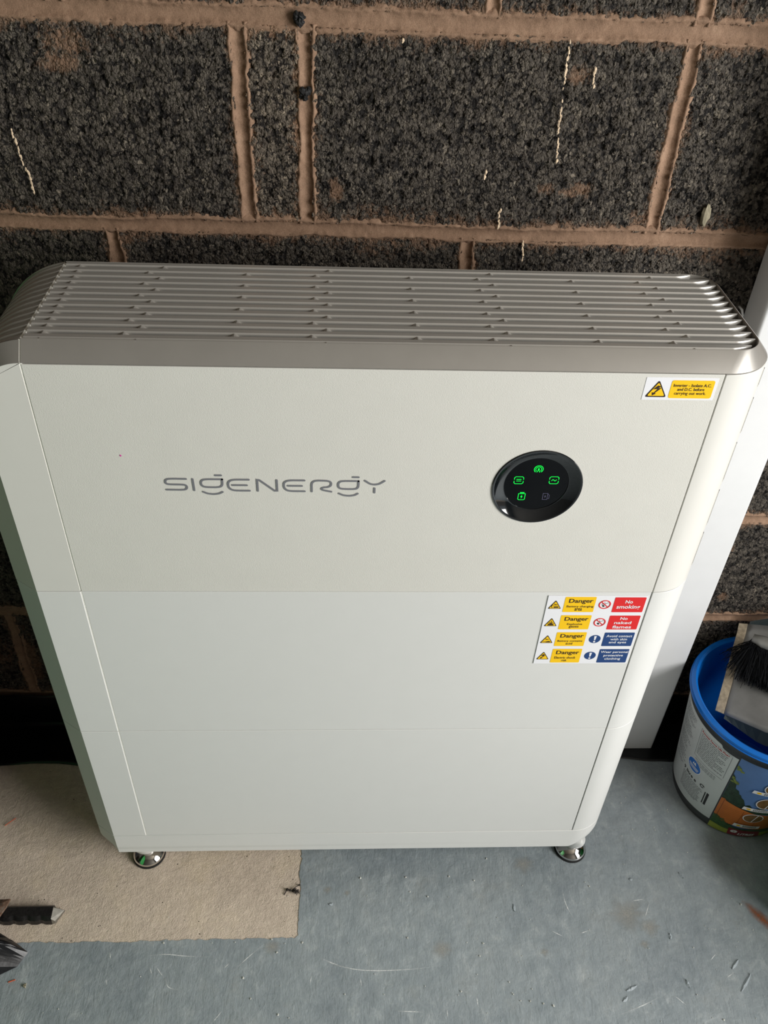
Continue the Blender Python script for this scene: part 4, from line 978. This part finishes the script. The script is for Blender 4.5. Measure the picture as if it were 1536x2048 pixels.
# ---------------------------------------------------------------- dustpan and brush in the bucket
dp = thing('dustpan', 'worn grey dustpan with tan leading lip, resting tilted in the blue bucket', 'dustpan', (.66, .2, .26))
F0 = Vector((.5893, .1483, .2420)); B0 = Vector((.6608, .2844, .3000)); VD = Vector((.887, -.46, .24))
def pp(u, v, up=0.0):
    p = F0.lerp(B0, u)+VD*v; e = .010*max(0, (u-.93)/.07)
    bow = -.006*math.sin(PI*u)*min(1, v/.05)
    nrm = (B0-F0).normalized().cross(VD.normalized()); nrm = nrm if nrm.z > 0 else -nrm
    wide = (F0-B0).normalized()*(.020*min(1, v/.08)*(1-u)-.02*min(1, v/.08)*u*.4)
    return p+wide+nrm*(e+bow+up+.045*max(0, (v-.16)/.06)**2)
def slab(u0, u1, v0, v1, nu, nv, th, up=0.0, fn=pp):
    U = np.linspace(u0, u1, nu); W = np.linspace(v0, v1, nv); V = [tuple(fn(u, v, up)) for u in U for v in W]; k = len(V)
    V += [tuple(fn(u, v, up-th)) for u in U for v in W]
    F = [(i*nv+j, (i+1)*nv+j, (i+1)*nv+j+1, i*nv+j+1) for i in range(nu-1) for j in range(nv-1)]
    F += [(k+i*nv+j+1, k+(i+1)*nv+j+1, k+(i+1)*nv+j, k+i*nv+j) for i in range(nu-1) for j in range(nv-1)]
    rim = [i*nv for i in range(nu)]+[(nu-1)*nv+j for j in range(1, nv)]+[i*nv+nv-1 for i in range(nu-2, -1, -1)]+[j for j in range(nv-2, 0, -1)]
    F += [(rim[i], rim[(i+1) % len(rim)], k+rim[(i+1) % len(rim)], k+rim[i]) for i in range(len(rim))]
    return V, F
V, F = slab(0, 1, .011, .20, 16, 18, .0022); mk('pan', V, F, M['pan'], dp, smooth=True); 
V, F = slab(0, 1, -.001, .0125, 16, 4, .0032, .0008); o = mk('lip', V, F, M['lip'], dp, bev=.0005); o['label'] = 'worn tan leading lip'
for u, s in ((0, -1), (1, 1)):
    V = []; W = np.linspace(.015, .20, 14)
    for v in W:
        p = pp(u, v); hgt = .030*min(1, (v-.01)/.07)
        q = p+Vector((0, 0, 1))*(hgt*(1 if u == 1 else -.8))+(F0-B0).normalized()*(-.004 if u else .006)
        V += [tuple(p), tuple(q), tuple(q+Vector((.002, .0, 0))), tuple(p+Vector((.002, 0, -.001)))]
    F = [(i*4+k, i*4+(k+1) % 4, (i+1)*4+(k+1) % 4, (i+1)*4+k) for i in range(len(W)-1) for k in range(4)]
    o = mk('side_wall', V, F, M['pan_dark'], dp, smooth=False); o['label'] = 'dark grey side wall'
V, F = tube([tuple(pp(.5, .20)), tuple(pp(.5, .25)+Vector((0, 0, .02))), tuple(pp(.5, .32)+Vector((0, 0, .018)))], .011, 12); mk('handle', V, F, M['pan_dark'], dp, smooth=True)
hb = thing('hand_brush', 'black bristled hand brush lying on the grey dustpan', 'brush', (.70, .20, .31))
RA = Vector((.656, .232, .318)); RD = Vector((.82, -.58, .05)).normalized(); side = Vector((.58, .82, 0)).normalized()
V = []; 
for t in np.linspace(0, .19, 12):
    w = .013*min(1, .5+t/.03); c = RA+RD*t
    for a in range(10):
        an = 2*PI*a/10; V.append(tuple(c+side*(math.cos(an)*w+.006)+Vector((0, 0, 1))*(math.sin(an)*.009+.004)))
F = [(i*10+k, i*10+(k+1) % 10, (i+1)*10+(k+1) % 10, (i+1)*10+k) for i in range(11) for k in range(10)]+[tuple(range(10))[::-1], tuple(range(110, 120))]
mk('brush_head', V, F, M['brush_head'], hb, smooth=True)
V, F = tube([tuple(RA+RD*.18+Vector((0, 0, .006))), tuple(RA+RD*.25+Vector((0, 0, .012))), tuple(RA+RD*.33+Vector((0, 0, .014)))], .010, 12); mk('handle', V, F, M['brush_head'], hb, smooth=True)
rnd = random.Random(13); parts = []
for i in range(5200):
    t = rnd.random()**1.0; s = t*.17; root = RA+RD*s+side*rnd.uniform(-.010, .008)+Vector((0, 0, rnd.uniform(-.004, .003)))
    fan = math.exp(-s/.02)
    tip = RA+RD*s+Vector((-.008-.036*fan*rnd.uniform(.2, 1.1), -.052+.070*fan*rnd.uniform(.0, 1.0), -.046+rnd.uniform(0, .022)))+Vector((rnd.gauss(0, .0035), rnd.gauss(0, .0045), 0))
    mid = root.lerp(tip, .5)+Vector((rnd.gauss(0, .0012), rnd.gauss(0, .0012), .004)); w = .0005
    ax = Vector((rnd.uniform(-1, 1), rnd.uniform(-1, 1), rnd.uniform(-1, 1))).normalized()*w; ay = (tip-root).normalized().cross(ax)
    tri3 = [ax, ax*-.5+ay*.87, ax*-.5-ay*.87]
    V = [tuple(p+q) for p in (root, mid, tip) for q in tri3]
    parts.append((V, [(0, 1, 4, 3), (1, 2, 5, 4), (2, 0, 3, 5), (3, 4, 7, 6), (4, 5, 8, 7), (5, 3, 6, 8), (6, 7, 8)]))
V, F = join(parts); P = Vector(hb.location); me = bpy.data.meshes.new('bristles'); me.from_pydata([tuple(Vector(v)-P) for v in V], [], F); me.materials.append(M['bristle'])
tag(link('bristles', me, hb), kind='stuff')

# ---------------------------------------------------------------- green tub at the right edge
gt = thing('green_tub', 'green plastic tub at the right edge, in front of the bucket', 'tub', (.798, -.051, 0))
V, F = lathe([(.104, 0), (.1095, .004), (.1125, .110), (.1155, .112), (.1155, .120), (.1095, .120), (.1085, .110), (.104, .012)], .798, -.051, 80); o = mk('body', V, F, M['green'], gt); smooth_by_angle(o, 45)
V, F = tube([(.798+.117*math.cos(a), -.051, .112+.02*math.sin(a)) for a in np.linspace(0, PI, 16)], .003, 8); mk('handle', V, F, M['steel'], gt, smooth=True)

# ---------------------------------------------------------------- things on the left
# dark sack leaning at the left edge
rnd = random.Random(2); V = []; n = 36; hs = np.linspace(0, 1, 22)
for h in hs:
    rr0 = (.125+.022*math.sin(h*PI))*(1-.80*max(0, h-.72)/.28)
    for i in range(n):
        a = 2*PI*i/n; r_ = rr0*(1+.10*(float(vnoise(math.cos(a)*2+5, math.sin(a)*2+h*2, 1.6, 8))-.5)+.03*math.sin(7*a+h*6))
        V.append((-.790+.05*h+r_*math.cos(a), .160+r_*.85*math.sin(a), .003+h*.42))
F = [(k*n+i, k*n+(i+1) % n, (k+1)*n+(i+1) % n, (k+1)*n+i) for k in range(len(hs)-1) for i in range(n)]+[tuple(range(n))[::-1], tuple(range((len(hs)-1)*n, len(hs)*n))]
o = mk('sack', V, F, M['sack'], smooth=True, org=(-.79, .16, 0)); tag(o, 'dark sack leaning in the shadow at the left edge, on the black membrane', 'sack')
# black plastic bag
bb_ = [(-.5125, -.1206, .006), (-.5242, -.1402, .003), (-.5472, -.1520, .003), (-.62, -.185, .003), (-.72, -.19, .003), (-.78, -.12, .003), (-.70, -.10, .003), (-.600, -.088, .003), (-.5640, -.0915, .010), (-.5400, -.1040, .012), (-.527, -.122, .016), (-.560, -.112, .040), (-.60, -.12, .075), (-.66, -.145, .085), (-.71, -.14, .08), (-.60, -.155, .045), (-.555, -.137, .012)]
bm = bmesh.new(); 
for p in bb_: bm.verts.new(p)
bmesh.ops.convex_hull(bm, input=list(bm.verts))
for v in [v for v in bm.verts if not v.link_faces]: bm.verts.remove(v)
bmesh.ops.triangulate(bm, faces=list(bm.faces)); bmesh.ops.subdivide_edges(bm, edges=list(bm.edges), cuts=5, use_grid_fill=True)
for v in bm.verts:
    d = (float(fnoise(v.co.x*1.0+v.co.z, v.co.y, 60, 4))-.5)*.010+abs(float(vnoise(v.co.x+v.co.y, v.co.z+v.co.x, 28, 6))-.5)*-.012
    k_ = min(1, max(0, (v.co.z-.004)/.02)); v.co.x += d*k_*.6; v.co.z = max(.0012, v.co.z+d*k_)
V = [tuple(v.co) for v in bm.verts]; bm.verts.index_update(); F = [tuple(v.index for v in f.verts) for f in bm.faces]; bm.free()
o = mk('plastic_bag', V, F, M['bag'], org=(-.64, -.12, 0)); tag(o, 'crumpled glossy black plastic bag at the lower left edge of the floor', 'bag')
# chisel: dark shaft with scalloped lower side and a worn tip
ch = thing('chisel', 'dark steel chisel with scalloped edge and worn tip, on the bare concrete', 'chisel', (-.52, -.064, 0))
xs = np.linspace(-.66, -.4885, 60); V = []
for x in xs:
    yb = -.0765+.0022*max(0, math.sin((x+.4885)*2*PI/.0215)); yt = -.0510-.02*(x+.4885)*-.1
    V += [(x, yb, .001), (x, yb+.001, .011), (x, yb+.006, .0165), (x, yt-.005, .0185), (x, yt-.0006, .013), (x, yt, .001)]
F = [(i*6+k, i*6+(k+1) % 6, (i+1)*6+(k+1) % 6, (i+1)*6+k) for i in range(len(xs)-1) for k in range(6)]+[tuple(range(6))[::-1], tuple(range(len(V)-6, len(V)))]
o = mk('shaft', V, F, M['steel_dark'], ch); smooth_by_angle(o, 25)
V = [(-.4885, -.0765, .001), (-.4885, -.0515, .001), (-.4885, -.0520, .014), (-.4885, -.0750, .014), (-.4730, -.0555, .001), (-.4735, -.0560, .006), (-.4820, -.0755, .001), (-.4825, -.0750, .006)]
V = [(-.4887, -.0763, .001), (-.4887, -.0740, .015), (-.4887, -.0560, .017), (-.4887, -.0525, .001), (-.4830, -.0750, .001), (-.4835, -.0742, .007), (-.4735, -.0560, .006), (-.4728, -.0548, .001)]
mk('tip', V, [(0, 1, 2, 3), (4, 7, 6, 5), (0, 4, 5, 1), (1, 5, 6, 2), (2, 6, 7, 3), (3, 7, 4, 0)], M['steel'], ch, bev=.0006)['label'] = 'worn bright tip'
V = [(-.66, -.030, .020), (-.5445, -.0335, .012), (-.5555, -.078, .012), (-.575, -.115, .030), (-.66, -.16, .060)]
V, F = [(x, y, z) for x, y, z in V]+[(x, y, z-.003) for x, y, z in V], [(0, 1, 2, 3, 4), (9, 8, 7, 6, 5)]+[(i, (i+1) % 5, 5+(i+1) % 5, 5+i) for i in range(5)]
V = [(-.655, -.0475, .0205), (-.5575, -.0445, .0225), (-.5600, -.0580, .0225), (-.5695, -.0825, .0240), (-.655, -.108, .040)]
V = V+[(x, y, z-.003) for x, y, z in V]
o = mk('rusty_blade', V, F, M['rusty'], bev=.0005, org=(-.6, -.07, .02)); tag(o, 'corner of a rusty steel blade lying over the dark chisel', 'blade')
# wire clippings, knot, chips
V, F = tube([(-.6128, .0945, .0012), (-.604, .1015, .0030), (-.5982, .1085, .0014)], .0007, 6); tag(mk('wire_clipping', V, F, M['copper'], org=(-.605, .101, 0)), 'thin orange wire clipping on bare concrete near the black membrane', 'wire')
V, F = tube([(-.5314, -.1615, .0011), (-.522, -.1582, .0012)], .0008, 6); tag(mk('wire_clipping', V, F, M['copper'], org=(-.527, -.16, 0)), 'short orange wire clipping on grey paint beside the black bag', 'wire')
V, F = blob((-.5055, -.1675, .0022), .0032, 6, 4, .5, 8, (.9, 1.1, .6)); tag(mk('stone_chip', V, F, M['pebble'], org=(-.5055, -.1675, 0)), 'pale stone chip on the grey paint at lower left', 'chip')
rnd = random.Random(17); parts = []
for i in range(15):
    a = rnd.uniform(-.7, .35); L_ = rnd.uniform(.007, .013); s = Vector((-.1135, -.0290, .0022)); e = s+Vector((math.cos(a)*L_, math.sin(a)*L_, rnd.uniform(-.001, .004)))
    parts.append(tube([tuple(s), tuple(s.lerp(e, .5)+Vector((0, rnd.uniform(-.002, .002), .002))), tuple(e)], .00055, 5))
parts += [tube([(-.1135, -.029, .002), (-.118, -.0275, .0035), (-.1215, -.0262, .002), (-.1235, -.0310, .0012), (-.1255, -.0345, .001)], .0009, 6), blob((-.1205, -.0265, .0025), .0022, 7, 5, .3, 3), blob((-.116, -.028, .0025), .0020, 7, 5, .3, 5)]
parts += [tube([(-.112, -.027, .003), (-.107, -.023, .003), (-.101, -.0185, .0015)], .0006, 5), blob((-.1015, -.0190, .002), .0017, 6, 4, .4, 9)]
V, F = join(parts); tag(mk('frayed_string', V, F, M['thread'], org=(-.112, -.028, 0)), 'frayed knot of dark string at the edge between bare concrete and paint', 'string')
# stray marks on the front

# ---------------------------------------------------------------- clutter beyond the frame whose shade and reflections the photograph shows
gb = thing('wheeled_bin', 'tall green wheeled bin standing left of the stacked unit, outside the picture', 'bin', (-1.08, -.62, 0))
def frust(x, y, w0, d0, w1, d1, z0, z1): return [(x+a*w0/2, y+b*d0/2, z0) for a, b in ((-1, -1), (1, -1), (1, 1), (-1, 1))]+[(x+a*w1/2, y+b*d1/2, z1) for a, b in ((-1, -1), (1, -1), (1, 1), (-1, 1))], [(3, 2, 1, 0), (4, 5, 6, 7), (0, 1, 5, 4), (1, 2, 6, 5), (2, 3, 7, 6), (3, 0, 4, 7)]
V, F = frust(-1.08, -.62, .42, .44, .50, .56, .04, .98); mk('body', V, F, M['green'], gb, bev=.02)
V, F = frust(-1.08, -.62, .53, .60, .50, .56, .985, 1.03); mk('lid', V, F, M['green'], gb, bev=.012)
for sx in (-1, 1):
    V, F = lathe([(.0, -.02), (.10, -.02), (.10, .02), (.0, .02)], 0, 0, 28, False); V = [(-1.08+sx*.20+z, -.36+x, .10+y) for x, y, z in V]; mk('wheel', V, F, M['rubber'], gb)
cb = thing('storage_crate', 'dark grey storage crate right of the bucket, outside the picture', 'crate', (1.24, -.12, 0))
V, F = frust(1.24, -.12, .46, .56, .50, .62, .0, .42); mk('body', V, F, M['charcoal'], cb, bev=.01)
V, F = frust(1.24, -.12, .54, .66, .52, .64, .42, .45); mk('lid', V, F, M['charcoal'], cb, bev=.008)
